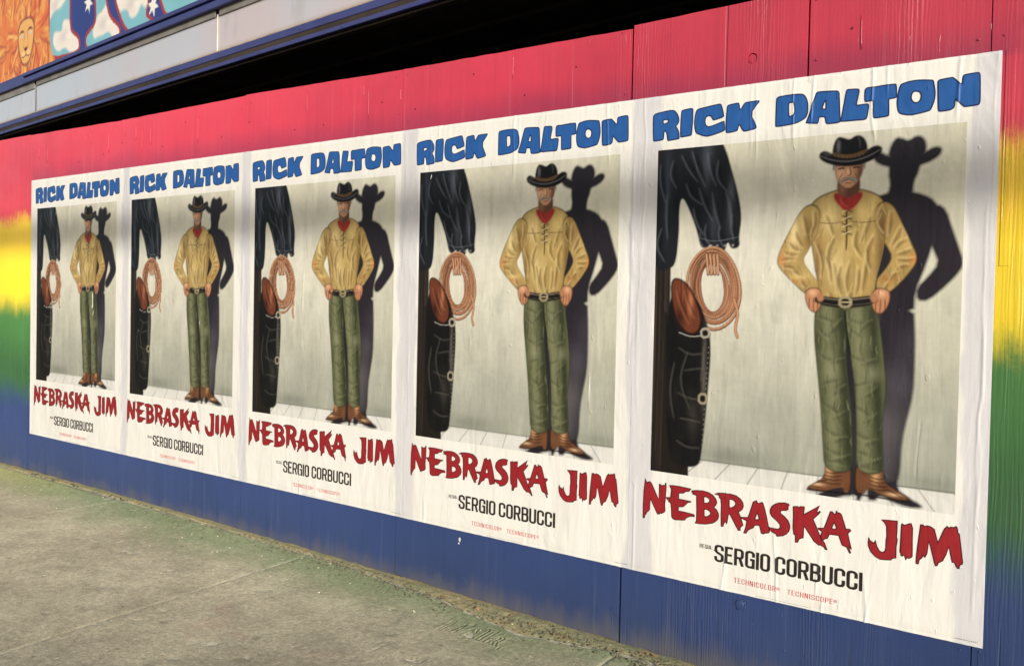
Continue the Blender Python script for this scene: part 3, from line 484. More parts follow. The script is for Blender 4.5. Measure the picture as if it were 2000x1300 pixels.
    s.set(s.b.inputs['Roughness'], s.rng(s.noise((3, 3, 3), 1, 3), .3, .7, .32, .48))
    return s.color(col)

def paper_relief(s):
    n = s.noise((34, 34, 3.2), 1, 4, .6, (0, 0, 0), .5); n2 = s.noise((7, 7, 3), 1, 3, .5, (5, 0, 0), .8); n3 = s.noise((120, 120, 60), 1, 2, .5)
    bl = s.rng(s.noise((40, 40, 22), 1, 2, .5, (3, 3, 3)), .70, .78, 0, 1)
    cr = s.n.new('ShaderNodeTexNoise'); cr.noise_type = 'RIDGED_MULTIFRACTAL' if 'RIDGED_MULTIFRACTAL' in [e.identifier for e in cr.bl_rna.properties['noise_type'].enum_items] else 'FBM'
    s.l.new(s.mapv((2.4, 2.4, 1.2)), cr.inputs['Vector']); cr.inputs['Scale'].default_value = 1; cr.inputs['Detail'].default_value = 3
    h = s.math('ADD', s.math('MULTIPLY', n, .4), s.math('ADD', s.math('MULTIPLY', n2, 1.6), s.math('MULTIPLY', n3, .05)))
    h = s.math('ADD', h, s.math('MULTIPLY', bl, .25)); h = s.math('ADD', h, s.math('MULTIPLY', cr.outputs['Fac'], .12))
    s.bump(h, .0052, .9)
def paste_stain(s):
    """greyish wet-paste margins along the joints between the sheets"""
    x = s.sep(0); tot = None
    wob = s.math('MULTIPLY', s.math('SUBTRACT', s.noise((4, 4, 2.6), 1, 4, .55, (1, 8, 2)), .5), .10)
    xx = s.math('ADD', x, wob)
    for c, w in ((1.24, .05), (2.45, .05), (3.66, .065), (4.88, .07), (6.04, .065)):
        d = s.math('ABSOLUTE', s.math('SUBTRACT', xx, c)); r = s.rng(d, w, w-.022, 0, 1); tot = r if tot is None else s.math('MAXIMUM', tot, r)
    return tot
def mat_paper():
    s = NT('poster_paper', .55, .35); st = paste_stain(s)
    col = s.mix(s.math('MULTIPLY', st, .75), srgb(233, 229, 219), srgb(204, 201, 204))
    col = s.mix(s.rng(s.noise((5, 5, 2), 1, 5, .6), .45, .8, 0, .35), col, srgb(214, 208, 198))
    col = s.mix(s.rng(s.noise((24, 24, 2.5), 1, 4, .6, (2, 2, 2)), .62, .8, 0, .3), col, srgb(190, 188, 186))
    sc3 = s.rng(s.noise((11, 11, 60), 1, 4, .7, (2, 9, 1)), .70, .76, 0, .22); col = s.mix(sc3, col, srgb(150, 146, 140))
    dz = s.rng(s.math('ADD', s.sep(2), s.math('MULTIPLY', s.noise((6, 6, 6), 1, 4, .6), .1)), .09, .03, 0, .22); col = s.mix(dz, col, srgb(176, 168, 150))
    paper_relief(s); return s.color(col)
def mat_print():
    s = NT('printed_picture', .5, .22); a = s.n.new('ShaderNodeVertexColor'); a.layer_name = 'print'; paper_relief(s)
    return s.color(a.outputs['Color'])
def mat_ink(name, rgb):
    s = NT(name, .5, .35); c = srgb(*rgb); paper_relief(s)
    return s.color(s.mix(s.rng(s.noise((30, 30, 20), 1, 3), .3, .75, 0, .25), c, tuple(min(1, v*1.35+.01) for v in c[:3])+(1,)))
def mat_plain(name, rgb, rough=.6, var=.2, sc_=8, bump_=0., spec=.4):
    s = NT(name, rough, spec); c = srgb(*rgb); n = s.noise((sc_,)*3, 1, 5, .6)
    if bump_: s.bump(s.noise((60, 60, 60), 1, 4, .6), bump_)
    return s.color(s.mix(s.rng(n, .3, .7), tuple(v*(1-var) for v in c[:3])+(1,), tuple(min(1, v*(1+var)) for v in c[:3])+(1,)))
def mat_concrete(strip=False):
    s = NT('crumbling_mortar' if strip else 'stained_concrete', .85, .25); x, y = s.sep(0), s.sep(1)
    s.b.inputs['Diffuse Roughness'].default_value = 1.
    big = s.noise((1.3, 1.3, 1), 1, 6, .62, (2, 0, 0)); mid = s.noise((6, 6, 6), 1, 6, .65); fine = s.noise((160, 160, 160), 1, 3, .7)
    col = s.mix(s.rng(big, .35, .68), srgb(160, 152, 130), srgb(190, 182, 156))
    col = s.mix(s.rng(mid, .42, .72, 0, .45), col, srgb(128, 122, 104))
    pink = s.rng(s.noise((3, 3, 3), 1, 4, .6, (8, 1, 0)), .60, .72, 0, .4); col = s.mix(pink, col, srgb(172, 146, 132))
    yw = s.math('ADD', y, s.math('MULTIPLY', s.math('SUBTRACT', s.noise((2.2, 2.2, 2), 1, 5, .6, (0, 3, 0)), .5), .6))
    gr = s.rng(yw, -.52, -.08, 0, .72); col = s.mix(gr, col, s.mix(s.rng(x, 1.2, -.6), srgb(122, 140, 98), srgb(178, 178, 104)))
    if strip: col = s.mix(s.rng(s.noise((9, 9, 9), 1, 4, .6), .35, .65), srgb(164, 150, 112), srgb(142, 142, 108))
    sp = s.rng(s.noise((34, 34, 34), 1, 3, .6, (1, 1, 0)), .68, .74, 0, .6); col = s.mix(sp, col, srgb(82, 80, 64))
    sp2 = s.rng(s.voro((7, 7, 7)), .05, .09, .55, 0); col = s.mix(s.math('MULTIPLY', sp2, s.rng(mid, .45, .6)), col, srgb(60, 60, 50))
    col = s.mix(s.rng(fine, .35, .7, 0, .5), col, s.mix(1., col, (.62, .6, .58, 1), 'MULTIPLY'))
    wh = s.rng(s.noise((90, 90, 90), 1, 1, .5, (4, 0, 0)), .73, .76, 0, .5); col = s.mix(wh, col, srgb(196, 190, 170))
    gr2 = s.noise((55, 55, 55), 1, 4, .75, (6, 2, 0)); col = s.mix(s.rng(gr2, .36, .66, 0, .55), col, s.mix(1., col, (.5, .49, .47, 1), 'MULTIPLY')); col = s.mix(s.rng(gr2, .40, .30, 0, .35), col, srgb(206, 198, 172))
    gr3 = s.noise((26, 26, 26), 1, 6, .85, (1, 7, 0)); col = s.mix(s.rng(gr3, .5, .62, 0, .4), col, s.mix(1., col, (.6, .58, .55, 1), 'MULTIPLY'))
    gum = s.rng(s.voro((2.3, 2.3, 2.3)), .04, .05, .35, 0); col = s.mix(gum, col, srgb(70, 68, 60))
    h = s.math('ADD', s.math('ADD', s.math('MULTIPLY', fine, .5), s.math('MULTIPLY', gr2, .7)), s.math('ADD', s.math('MULTIPLY', s.noise((420, 420, 420), 1, 2, .6), .25), s.math('MULTIPLY', mid, .6)))
    s.bump(h, .0055, 1.); return s.color(col)
def mat_fascia_panel():
    s = NT('aged_light_panel', .35, .5)
    col = s.mix(s.rng(s.noise((1.1, 1.1, .4), 1, 4, .55), .35, .65), srgb(196, 196, 202), srgb(204, 190, 190))
    col = s.mix(s.rng(s.sep(0), 1.2, -1.8, 0, .6), col, srgb(190, 204, 214))
    col = s.mix(s.rng(s.noise((7, 7, 2.4), 1, 4, .6, (3, 3, 3)), .55, .75, 0, .4), col, srgb(170, 164, 156))
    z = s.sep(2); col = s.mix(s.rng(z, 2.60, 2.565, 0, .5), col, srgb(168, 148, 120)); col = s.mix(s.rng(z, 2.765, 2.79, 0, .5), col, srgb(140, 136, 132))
    return s.color(col)

M_WOOD = mat_hoarding(); M_PAPER = mat_paper(); M_PRINT = mat_print(); M_CONC = mat_concrete(); M_PANEL = mat_fascia_panel()
M_BLUE = mat_ink('blue_ink', (36, 86, 150)); M_NAVY = mat_ink('navy_outline_ink', (28, 42, 84)); M_RED = mat_ink('red_ink', (146, 30, 36)); M_DRED = mat_ink('dark_red_outline_ink', (66, 20, 22))
M_BLACK = mat_ink('black_ink', (42, 34, 30)); M_PINK = mat_ink('small_red_ink', (196, 60, 76)); M_GREY = mat_ink('grey_ink', (92, 88, 82))
M_TRIM = mat_plain('violet_blue_trim_paint', (66, 70, 120), .45, .12, 5, .0006); M_GROOVE = mat_plain('dark_groove_paint', (30, 28, 62), .6)  # recessed grooves get a darker colour than the trims
M_DARK = mat_plain('soot_dark_interior', (62, 52, 44), .9, .3, 3); M_MUD = mat_plain('crumbled_mortar', (126, 118, 84), .95, .35, 40, .002)  # dark brown base colour so the recess renders near black
M_SCREW = mat_plain('painted_screw_head', (150, 48, 60), .4, .2); M_BSCREW = mat_plain('blue_painted_screw_head', (40, 58, 108), .4, .2)
M_ASPH = mat_plain('asphalt', (62, 62, 64), .9, .25, 3, .003); M_POLE = mat_plain('creosoted_pole_wood', (74, 58, 44), .85, .3, 6); M_CABLE = mat_plain('black_cable_sheath', (24, 24, 24), .5)
M_STUCCO = mat_plain('building_stucco', (120, 118, 128), .9, .1, 2, .002)

# ================================================================== GROUND
def zg(x): return np.interp(x, [-40, -3, 1.2, 3, 5, 8, 40], [-.283, -.283, -.275, -.283, -.3115, -.330, -.330])
ground = grid_mesh('ground', np.stack(np.meshgrid(np.linspace(-600, 600, 25), np.linspace(-600, 600, 25))+[np.full((25, 25), -.52)], -1))
tag(link('ground', ground, M_ASPH), kind='structure')
# road beyond the kerb, where the photographer's back is
ry = np.array([-14, -12, -9, -6, -4.32]); rx = np.linspace(-60, 60, 30); X, Y = np.meshgrid(rx, ry)
tag(link('road', grid_mesh('road', np.stack([X, Y, zg(X)-.14+.01*np.sin(X)*0], -1)), M_ASPH), kind='structure')
kerb = empty('kerb', (3, -4.3, -.3)); tag(kerb, kind='structure')
kp = np.array([[[x, -4.32, zg(x)-.3], [x, -4.31, zg(x)-.012], [x, -4.30, zg(x)], [x, -4.165, zg(x)]] for x in rx]); link('kerb_edge', grid_mesh('kerb_edge', kp, flip=True), M_CONC, kerb)

pav = empty('pavement', (2, -2, -.3)); tag(pav, kind='structure')
JOINTS = [(-3.9, -.02), (-2.2, 0.0), (-.49, .018), (1.266, .036), (3.033, .066), (4.845, .004), (6.62, 0.), (8.4, 0.), (10.2, 0.)]
def jx(j, y): return j[0]-j[1]*y
HS = [np.array(s) for s in DATA['H']]
def yb(x): return np.interp(x, [-5, 3.3, 3.95, 4.15, 4.45, 4.62, 4.8, 7], [-.03, -.036, -.075, -.115, -.165, -.115, -.06, -.05])
def slab(i):
    a, b = JOINTS[i], JOINTS[i+1]
    fine = i in (1, 2, 3, 4, 5); st = .016 if i in (3, 4, 5) else .03
    st = st if fine else .15
    us = np.arange(0, 1.0001, st/1.76); us = np.unique(np.concatenate([us, [0, .0008, .002, .0045, .9955, .998, .9992, 1.]]))
    ys = np.concatenate([np.arange(-.115, -2.2, -st), np.arange(-2.2, -4.165, -.15), [-4.165]]) if fine else np.linspace(-.115, -4.165, 28)
    ys = np.unique(np.concatenate([ys, [-.117, -.121, -.127, -4.15, -4.16]]))
    if i == 4:
        us = np.unique(np.round(np.concatenate([us, (np.arange(4.08, 4.54, .0028)-3.04)/1.805]), 5)); ys = np.unique(np.round(np.concatenate([ys, np.arange(-.46, -.13, .0028)]), 5))
    Uu, Y = np.meshgrid(us, ys); A = a[0]-a[1]*Y+.0024; B = b[0]-b[1]*Y-.0024; X = A+(B-A)*Uu
    Y = Y+(yb(X)+.115)*np.clip(1-(-.115-Y)/.22, 0, 1)
    edge = np.minimum(np.minimum((X-A), (B-X)), np.minimum(yb(X)-Y, Y+4.165))
    wob = .0015*fbm(X*30, Y*30, 5)
    # the back edge is crumbled, more towards the near end
    er = np.clip((X-3.7)/1.2, 0, 1)*.018+.004
    back = (yb(X)-Y)-er*np.clip(fbm(X*9, Y*9, 21)*1.4+.35, 0, 1.5)
    Z = zg(X)+.0045*fbm(X*1.7, Y*1.7, 8)+.0016*fbm(X*12, Y*12, 3)+.0012*fbm(X*45, Y*45, 4, 3)
    Z -= .007*np.exp(-np.clip(edge+wob, 0, 1)/.0028)
    Z -= .012*np.clip(1-back/.012, 0, 1)*(back < .012)
    pit = fbm(X*16, Y*16, 55); Z -= .004*np.clip(pit-.42, 0, 1)*6*(pit > .42)
    if i == 4:
        d = np.full(X.shape, 1e9)
        sel = (X > 4.06) & (X < 4.56) & (Y < -.12) & (Y > -.48); xs, yy = X[sel], Y[sel]; dd = np.full(xs.shape, 1e9)
        for s in HS:
            for (ax, ay), (bx, by) in zip(s[:-1], s[1:]):
                L = (bx-ax)**2+(by-ay)**2+1e-12; t = np.clip(((xs-ax)*(bx-ax)+(yy-ay)*(by-ay))/L, 0, 1)
                dd = np.minimum(dd, np.hypot(xs-ax-t*(bx-ax), yy-ay-t*(by-ay)))
        Z[sel] += -.0048*np.exp(-(dd/.0032)**2)+.0020*np.exp(-((dd-.0075)/.0035)**2)
    me = grid_mesh('slab', np.stack([X, Y, Z], -1)); o = link('slab', me, M_CONC, pav); return o
for i in range(len(JOINTS)-1): slab(i)
# bed below the joints, and the strip of rough mortar between slabs and hoarding
xs = np.arange(-4.6, 10.2, .2); X, Y = np.meshgrid(xs, np.array([-4.16, -2, -.09, .3])); link('joint_filler', grid_mesh('joint_filler', np.stack([X, Y, zg(X)-.0035], -1)), mat_plain('pale_joint_grout', (204, 196, 168), .95, .3, 30, .002), pav)  # pale bed colour stands in for the lit edge of each joint
xs = np.unique(np.concatenate([np.arange(-4.6, 3.4, .02), np.arange(3.4, 6.6, .006), np.arange(6.6, 10.2, .05)])); ys = np.concatenate([np.arange(-.119, -.02, .006), [-.015, .0, .05, .3]])
X, Y = np.meshgrid(xs, ys); Y = np.where(Y < -.016, yb(X)-.003+(Y+.119)/(.119-.016)*(-.016-yb(X)+.003), Y); er = np.clip((X-3.2)/1.2, .12, .8)*np.clip((-Y)/.03, 0, 1)
Z = zg(X)+.003+.0035*er*fbm(X*22, Y*22, 61)+.0045*er*np.clip(fbm(X*60, Y*60, 62, 3)-.05, 0, 1)*2+.002*fbm(X*2, Y*2, 63)
Z -= .014*np.clip((yb(X)+.009-Y)/.010, 0, 1)*np.clip(fbm(X*3, Y*0, 64)*2+.9, 0, 1)
Z += .006*np.exp(-((Y+.03)/.02)**2)*np.clip(fbm(X*7, Y*7, 66)+.4, 0, 1)
M_STRIP = mat_concrete(True)
link('mortar_strip', grid_mesh('mortar_strip', np.stack([X, Y, Z], -1)), M_STRIP, pav)

# ================================================================== HOARDING
hoard = empty('plywood_hoarding', (3, .01, -.3)); tag(hoard, 'rainbow painted plywood hoarding carrying the five western film bills', 'hoarding')
def panel(x0, x1, zb0, zb1, zt0, zt1, y0=0.0, hole=None, holes=()):
    n = max(2, int((x1-x0)/.06)); bm = bmesh.new(); xs = [x0+(x1-x0)*k/n for k in range(n+1)]
    r = random.Random(int(x0*100)); T = .018
    jag = lambda: r.uniform(-.0012, .0012)
    top = [(x, zt0+(zt1-zt0)*(x-x0)/(x1-x0)+jag()) for x in xs]; bot = [(x, zb0+(zb1-zb0)*(x-x0)/(x1-x0)+jag()*3) for x in xs]
    outer = bot+top[::-1]
    loops = [outer]+[[(cx+rr*math.cos(-2*math.pi*k/16), cz+rr*math.sin(-2*math.pi*k/16)) for k in range(16)] for cx, cz, rr in holes]
    flat = [p for l in loops for p in l]; tris = tessellate_polygon([[Vector((p[0], p[1], 0)) for p in l] for l in loops])
    V = [(p[0], y0, p[1]) for p in flat]+[(p[0], y0+T, p[1]) for p in flat]; N = len(flat); Fs = []
    for t in tris:
        a, b, c = [Vector((flat[i][0], flat[i][1], 0)) for i in t]
        if (b-a).cross(c-a).z < 0: t = (t[0], t[2], t[1])
        Fs.append(tuple(t)); Fs.append((t[2]+N, t[1]+N, t[0]+N))
    st = 0
    for l in loops:
        m = len(l)
        for k in range(m):
            i, j = st+k, st+(k+1) % m; Fs.append((j, i, i+N, j+N))
        st += m
    return link('panel', mesh_from('panel', V, Fs), M_WOOD, hoard)
zb = lambda x: float(zg(x))+.013
SEAMS = [-3.72, -2.5, -1.27, -.045, 1.168, 2.427, 3.602, 4.806]
TOPS = [(2.14, 2.14), (2.14, 2.135), (2.136, 2.131), (2.128, 2.106), (2.107, 2.109), (2.114, 2.088), (2.0885, 2.077)]
rp = random.Random(3)
for k in range(len(SEAMS)-1):
    a, b = SEAMS[k], SEAMS[k+1]; g = .0012 if k < 6 else .0015
    panel(a+g, b-g, zb(a), zb(b), TOPS[k][0], TOPS[k][1], rp.uniform(0, .0016))
panel(4.8155, 5.478, 1.30, 1.30, 2.087, 2.100, -.003, holes=[(5.287, 1.893, .019)])
panel(5.4855, 6.030, 1.301, 1.301, 2.101, 2.112, .0015)
panel(4.8150, 6.030, zb(4.81), zb(6.03), 1.2985, 1.2985, -.0012)
panel(6.0335, 7.25, zb(6.03), zb(7.25), 2.11, 2.12, .0)
panel(7.253, 8.47, zb(7.25), zb(8.47), 2.12, 2.12, .001)
panel(8.473, 9.69, zb(8.47), zb(9.69), 2.12, 2.12, .001)
# timber studs behind the sheets close the joints
for x in [s for s in SEAMS]+[5.482, 6.032, 7.2515, 8.4715]:
    link('stud', boxes('stud', [(x-.03, x+.03, .021, .066, float(zg(x))+.002, 2.05)]), M_DARK, hoard)
link('rail', boxes('rail', [(-3.7, 9.69, .067, .11, 1.0, 1.09), (-3.7, 9.69, .067, .11, .0, .09), (-3.7, 9.69, .067, .11, 1.93, 2.02)]), M_DARK, hoard)
# round patched knot holes
def disc(name, r, h, n=18, dome=.3):
    V, Fs = [], []
    for j, (rr, y) in enumerate(((r, 0), (r, -h*.7), (r*.88, -h), (r*.3, -h*(1-dome*.2)))):
        for k in range(n): V.append((rr*math.cos(2*math.pi*k/n), y, rr*math.sin(2*math.pi*k/n)))
    for j in range(3):
        for k in range(n): Fs.append((j*n+k, j*n+(k+1) % n, (j+1)*n+(k+1) % n, (j+1)*n+k))
    Fs.append(tuple(range(3*n, 4*n))); return mesh_from(name, V, Fs, True)
pm = disc('plug', .0186, .004); link('plug', pm, M_WOOD, hoard, (5.287, .0055, 1.893))
pm2 = disc('plug', .0165, .0035); link('plug', pm2, M_WOOD, hoard, (5.294, -.0015, -.0406))
ring = []
for k in range(22):
    a = 2*math.pi*k/21; ring.append((.0205*math.cos(a), 0, .0205*math.sin(a)))
link('plug_rim', tube_mesh('plug_rim', ring, .0016, 6), M_WOOD, hoard, (5.294, -.0012, -.0406))
# batten-like patch near the near end, with paint filled edges
link('patch_strip', boxes('patch_strip', [(6.072, 6.0985, -.0022, .0005, 1.16, 1.806)], .0008), M_WOOD, hoard)
link('patch_strip', boxes('patch_strip', [(6.05, 6.0665, -.0012, .0005, -.29, -.02)], .0005), M_WOOD, hoard)
# screws
sm = disc('screw', .0042, .0012, 10); sm.materials.append(M_WOOD); nm = disc('nail', .0036, .0006, 8); nm.materials.append(mat_plain('rusty_nail_head', (58, 26, 30), .6))  # small dark red discs stand in for the darkness of nail holes
rs = random.Random(5); n_s = 0
for a in SEAMS[1:]+[5.482, 6.032]:
    for side in (-1, 1):
        for z in (2.04, 1.86, .0, -.16):
            if a > 6.1: continue
            x = a+side*rs.uniform(.02, .05); zz = z+rs.uniform(-.03, .03)
            link('screw', sm, None, hoard, (x, -.0014, zz)); n_s += 1
for x in np.arange(.3, 6, .31):
    link('nail', nm, None, hoard, (x+rs.uniform(-.1, .1), -.0018, rs.choice([2.03, 1.9, 1.96])+rs.uniform(-.03, .02)))
# ragged paint drips (ridges) on the red top and gouges
rd = random.Random(9)
for k in range(16):
    x = [0.1, .22, .74, .80, 1.02][k] if k < 5 else rd.uniform(1.3, 5.9); z0 = 2.08-rd.uniform(0, .1); L = rd.uniform(.04, .16)
    pts = [(x+rd.uniform(-.001, .001), -.0002, z0-L*t/5) for t in range(6)]
    link('paint_run', tube_mesh('paint_run', pts, [.0008, .0018, .0016, .0016, .0022, .0008], 6), M_WOOD, hoard)

# ================================================================== FILM BILLS
PW, PH_ = 1.22, 1.8028
X0 = [0, 1.2178, 2.4382, 3.6384, 4.8431]
PIC = (.0889, 1.22-.0885, .3934, 1.8028-.2032)            # x0,x1,z0,z1 on the sheet
def wrinkles(i):
    r = random.Random(40+i); L = []
    for k in range(15):
        x = r.uniform(.1, 1.12); c = r.random()
        z0, z1 = (r.uniform(1.5, 1.7), 1.85) if c < .35 else ((-.05, r.uniform(.06, .3)) if c < .7 else (lambda a: (a, a+r.uniform(.06, .4)))(r.uniform(.1, 1.4)))
        L.append((x, z0, z1, r.uniform(-.05, .05), r.uniform(.0022, .0045), r.uniform(.0008, .0024)*r.choice([1, 1, 1, -.7]), r.random()*99))
    for k in range(7):                                     # creases gathered along both vertical edges
        x = r.choice([.006, .02, .035, 1.19, 1.205]); a = r.uniform(-.1, 1.2)
        L.append((x, a, a+r.uniform(.4, 1.0), r.uniform(-.006, .006), r.uniform(.0022, .004), r.uniform(.0008, .002), r.random()*99))
    if i == 4:
        L += [(.655, 1.62, 1.9, .03, .0035, .0032, 3), (.86, 1.55, 1.86, -.03, .004, .003, 8), (.375, -.05, .16, .12, .003, .0032, 5), (.735, -.05, .07, .03, .003, .003, 7), (.875, -.05, .1, .15, .003, .003, 2), (.72, .03, .2, .05, .003, .0024, 2)]
    return L
def relief(i, L):
    def W(x, z):
        h = .0011*fbm(x*5+i*7, z*1.6, 70+i)+.0004*fbm(x*24, z*2.2, 80+i, 3)
        for (x0, z0, z1, sl, w, a, s) in L:
            m = (np.abs(x-x0) < .06+abs(sl)) & (z > z0-.02) & (z < z1+.02)
            if not m.any(): continue
            xm, zm = x[m], z[m]; c = x0+sl*(zm-z0)+.006*vnoise(zm*9+s, zm*0, int(s))
            e = np.clip((zm-z0)/.05, 0, 1)*np.clip((z1-zm)/.05, 0, 1); d = (xm-c)/w
            h[m] += a*e*np.exp(-d*d)*(1+.4*np.tanh(d*2))
        return h
    return W
def ystack(i): return -.0045-.0007*i
def place_pts(i, W, x, z, lift): return np.stack([X0[i]+x, ystack(i)-np.maximum(W(x, z), -.0012)-lift, z], -1)
def ribbon(P, w, closed=True, inset=0.):
    """flat band along a polyline, returns verts2d, quads"""
    P = np.array(P, float); n = len(P); V = []; Fs = []
    for i in range(n):
        a = P[i-1] if (closed or i > 0) else P[i]; b = P[(i+1) % n] if (closed or i < n-1) else P[i]
        d1 = P[i]-a; d2 = b-P[i]; d1 = d1/(np.linalg.norm(d1)+1e-9); d2 = d2/(np.linalg.norm(d2)+1e-9)
        if not closed and i == 0: d1 = d2
        if not closed and i == n-1: d2 = d1
        t = d1+d2; l = np.linalg.norm(t); t = t/l if l > 1e-6 else d1
        nn = np.array([-t[1], t[0]]); c = max(.5, abs(nn @ np.array([-d1[1], d1[0]])))
        V += [P[i]+nn*w/2/c, P[i]-nn*w/2/c]
    for i in range(n if closed else n-1):
        j = (i+1) % n; Fs.append((2*i, 2*i+1, 2*j+1, 2*j))
    return V, Fs
class Flat:
    """2-D pieces in sheet coordinates, later cut on a 2 cm lattice and laid on the sheet's relief"""
    def __init__(s): s.V = []; s.F = []; s.lift = []
    def add(s, V, Fs, lift=0.):
        o = len(s.V); s.V += [tuple(v) for v in V]; s.lift += [lift]*len(V); s.F += [tuple(a+o for a in f) for f in Fs]
    def poly(s, loops):
        flat = [p for l in loops for p in l]; s.add(flat, tessellate_polygon([[Vector((p[0], p[1], 0)) for p in l] for l in loops]))
    def build(s, name, i, W, mat, parent, lift, step=.02, WL=()):
        bm = bmesh.new(); vs = [bm.verts.new((v[0], l, v[1])) for v, l in zip(s.V, s.lift)]
        for f in s.F:
            try: bm.faces.new([vs[k] for k in f])
            except ValueError: pass
        a = np.array(s.V)
        if step:
            for ax, lo, hi in ((0, a[:, 0].min(), a[:, 0].max()), (2, a[:, 1].min(), a[:, 1].max())):
                st = step if ax == 0 else step*1.5
                cuts = set(np.round(np.arange(math.ceil(lo/st)*st, hi, st), 4))
                if ax == 0:
                    for (xw, za, zb_, sl, w, am, _) in WL:
                        if za > a[:, 1].max() or zb_ < a[:, 1].min(): continue
                        m0 = max(a[:, 1].min(), za)-za; m1 = min(a[:, 1].max(), zb_)-za; e0, e1 = sorted((xw+sl*m0, xw+sl*m1))
                        cuts |= set(c for c in np.round(np.arange(e0-.013, e1+.013, .003), 3) if lo < c < hi)
                for c in sorted(cuts):
                    no = (1, 0, 0) if ax == 0 else (0, 0, 1); co = (c, 0, 0) if ax == 0 else (0, 0, c)
                    bmesh.ops.bisect_plane(bm, geom=bm.verts[:]+bm.edges[:]+bm.faces[:], plane_co=co, plane_no=no)
        bm.normal_update()
        for f in bm.faces:
            if f.normal.y > 0: f.normal_flip()
        me = bpy.data.meshes.new(name); bm.to_mesh(me); bm.free()
        co = np.zeros(len(me.vertices)*3); me.vertices.foreach_get('co', co); co = co.reshape(-1, 3)
        me.vertices.foreach_set('co', place_pts(i, W, co[:, 0], co[:, 2], lift+co[:, 1]).reshape(-1)); me.update()
        return link(name, me, mat, parent)
def mm(loop, sm): 
    P = np.array(loop)/1000.
    return smooth_poly(P, sm) if sm else P
def resample(P, st=.02):
    out = []; n = len(P)
    for i in range(n):
        a, b = P[i], P[(i+1) % n]; k = max(1, int(np.hypot(*(b-a))/st))
        for j in range(k): out.append(a+(b-a)*j/k)
    return np.array(out)
# condensed grotesque, one unit tall
_l, _r, _b, _t, _q = .06, .37, .06, .94, .13
def arc(cx, cy, r, a0, a1, n=5): return [(cx+r*math.cos(math.radians(a0+(a1-a0)*k/n)), cy+r*math.sin(math.radians(a0+(a1-a0)*k/n))) for k in range(n+1)]
_TL = arc(_l+_q, _t-_q, _q, 90, 180); _TR = arc(_r-_q, _t-_q, _q, 0, 90); _BL = arc(_l+_q, _b+_q, _q, 180, 270); _BR = arc(_r-_q, _b+_q, _q, 270, 360)
GL = {
 'O': ([(_TR+_TL+_BL+_BR, True)], .43), 'C': ([([(_r, .62)]+_TR+_TL+_BL+_BR+[(_r, .38)], False)], .43),
 'G': ([([(_r, .66)]+_TR+_TL+_BL+_BR+[(_r, .50)], False), ([(_r+.06, .50), (.22, .50)], False), ([(_r, .47), (_r, .0)], False)], .43),
 'I': ([([(.06, 0), (.06, 1)], False)], .12), 'L': ([([(.06, 0), (.06, 1)], False), ([(.1, .06), (.35, .06)], False)], .35),
 'E': ([([(.06, 0), (.06, 1)], False), ([(.1, .06), (.36, .06)], False), ([(.1, .94), (.36, .94)], False), ([(.1, .52), (.32, .52)], False)], .37),
 'T': ([([(.2, 0), (.2, .9)], False), ([(0, .94), (.4, .94)], False)], .40), 'H': ([([(.06, 0), (.06, 1)], False), ([(.37, 0), (.37, 1)], False), ([(.1, .52), (.33, .52)], False)], .43),
 'N': ([([(.06, 0), (.06, 1)], False), ([(.38, 0), (.38, 1)], False), ([(.08, .98), (.36, .02)], False)], .44), 'U': ([([(_l, 1)]+_BL+_BR+[(_r, 1)], False)], .43),
 'A': ([([(.05, 0), (.20, .97), (.26, .97), (.41, 0)], False), ([(.12, .24), (.34, .24)], False)], .46),
 'P': ([([(.06, 0), (.06, 1)], False), ([(.1, .94)]+arc(_r-_q, _t-_q, _q, 90, 0)+arc(_r-_q, .42+_q, _q, 0, -90)+[(.1, .42)], False)], .42),
 'R': ([([(.06, 0), (.06, 1)], False), ([(.1, .94)]+arc(_r-_q, _t-_q, _q, 90, 0)+arc(_r-_q, .46+_q, _q, 0, -90)+[(.1, .46)], False), ([(.26, .46), (.30, .3), (.385, 0)], False)], .44),
 'B': ([([(.06, 0), (.06, 1)], False), ([(.1, .94)]+arc(_r-_q-.01, _t-_q, _q, 90, 0)+arc(_r-_q-.01, .52+_q*.9, _q, 0, -90)+[(.1, .52)], False), ([(.1, .515)]+arc(_r-_q, .515-_q, _q, 90, 0)+arc(_r-_q, .06+_q, _q, 0, -90)+[(.1, .06)], False)], .43),
 'S': ([([(_r, .68)]+_TR+_TL+[(_l, .66)]+arc(_l+.12, .66, .12, 180, 235, 3)+arc(_r-.12, .34, .12, 55, 0, 3)+_BR[::-1]+_BL[::-1]+[(_l, .32)], False)], .43),
 ':': ([([(.06, .05), (.06, .18)], False), ([(.06, .55), (.06, .68)], False)], .12),
}
def text(fl, s, x0, x1, z0, z1, w=.115, gap=.075, space=.2):
    tot = sum((GL[c][1]+gap) if c != ' ' else space for c in s)-gap; kx = (x1-x0)/tot; kz = z1-z0; x = 0; n = 0
    for c in s:
        if c == ' ': x += space; continue
        for P, cl in GL[c][0]:
            V, Fs = ribbon(P, w, cl); fl.add([(x0+(x+v[0])*kx, z0+v[1]*kz) for v in V], Fs, lift=.00004*(n % 4)); n += 1
        x += GL[c][1]+gap
def circle(fl, cx, cz, r, w, k=12): V, Fs = ribbon([(cx+r*math.cos(2*math.pi*j/k), cz+r*math.sin(2*math.pi*j/k)) for j in range(k)], w); fl.add(V, Fs)

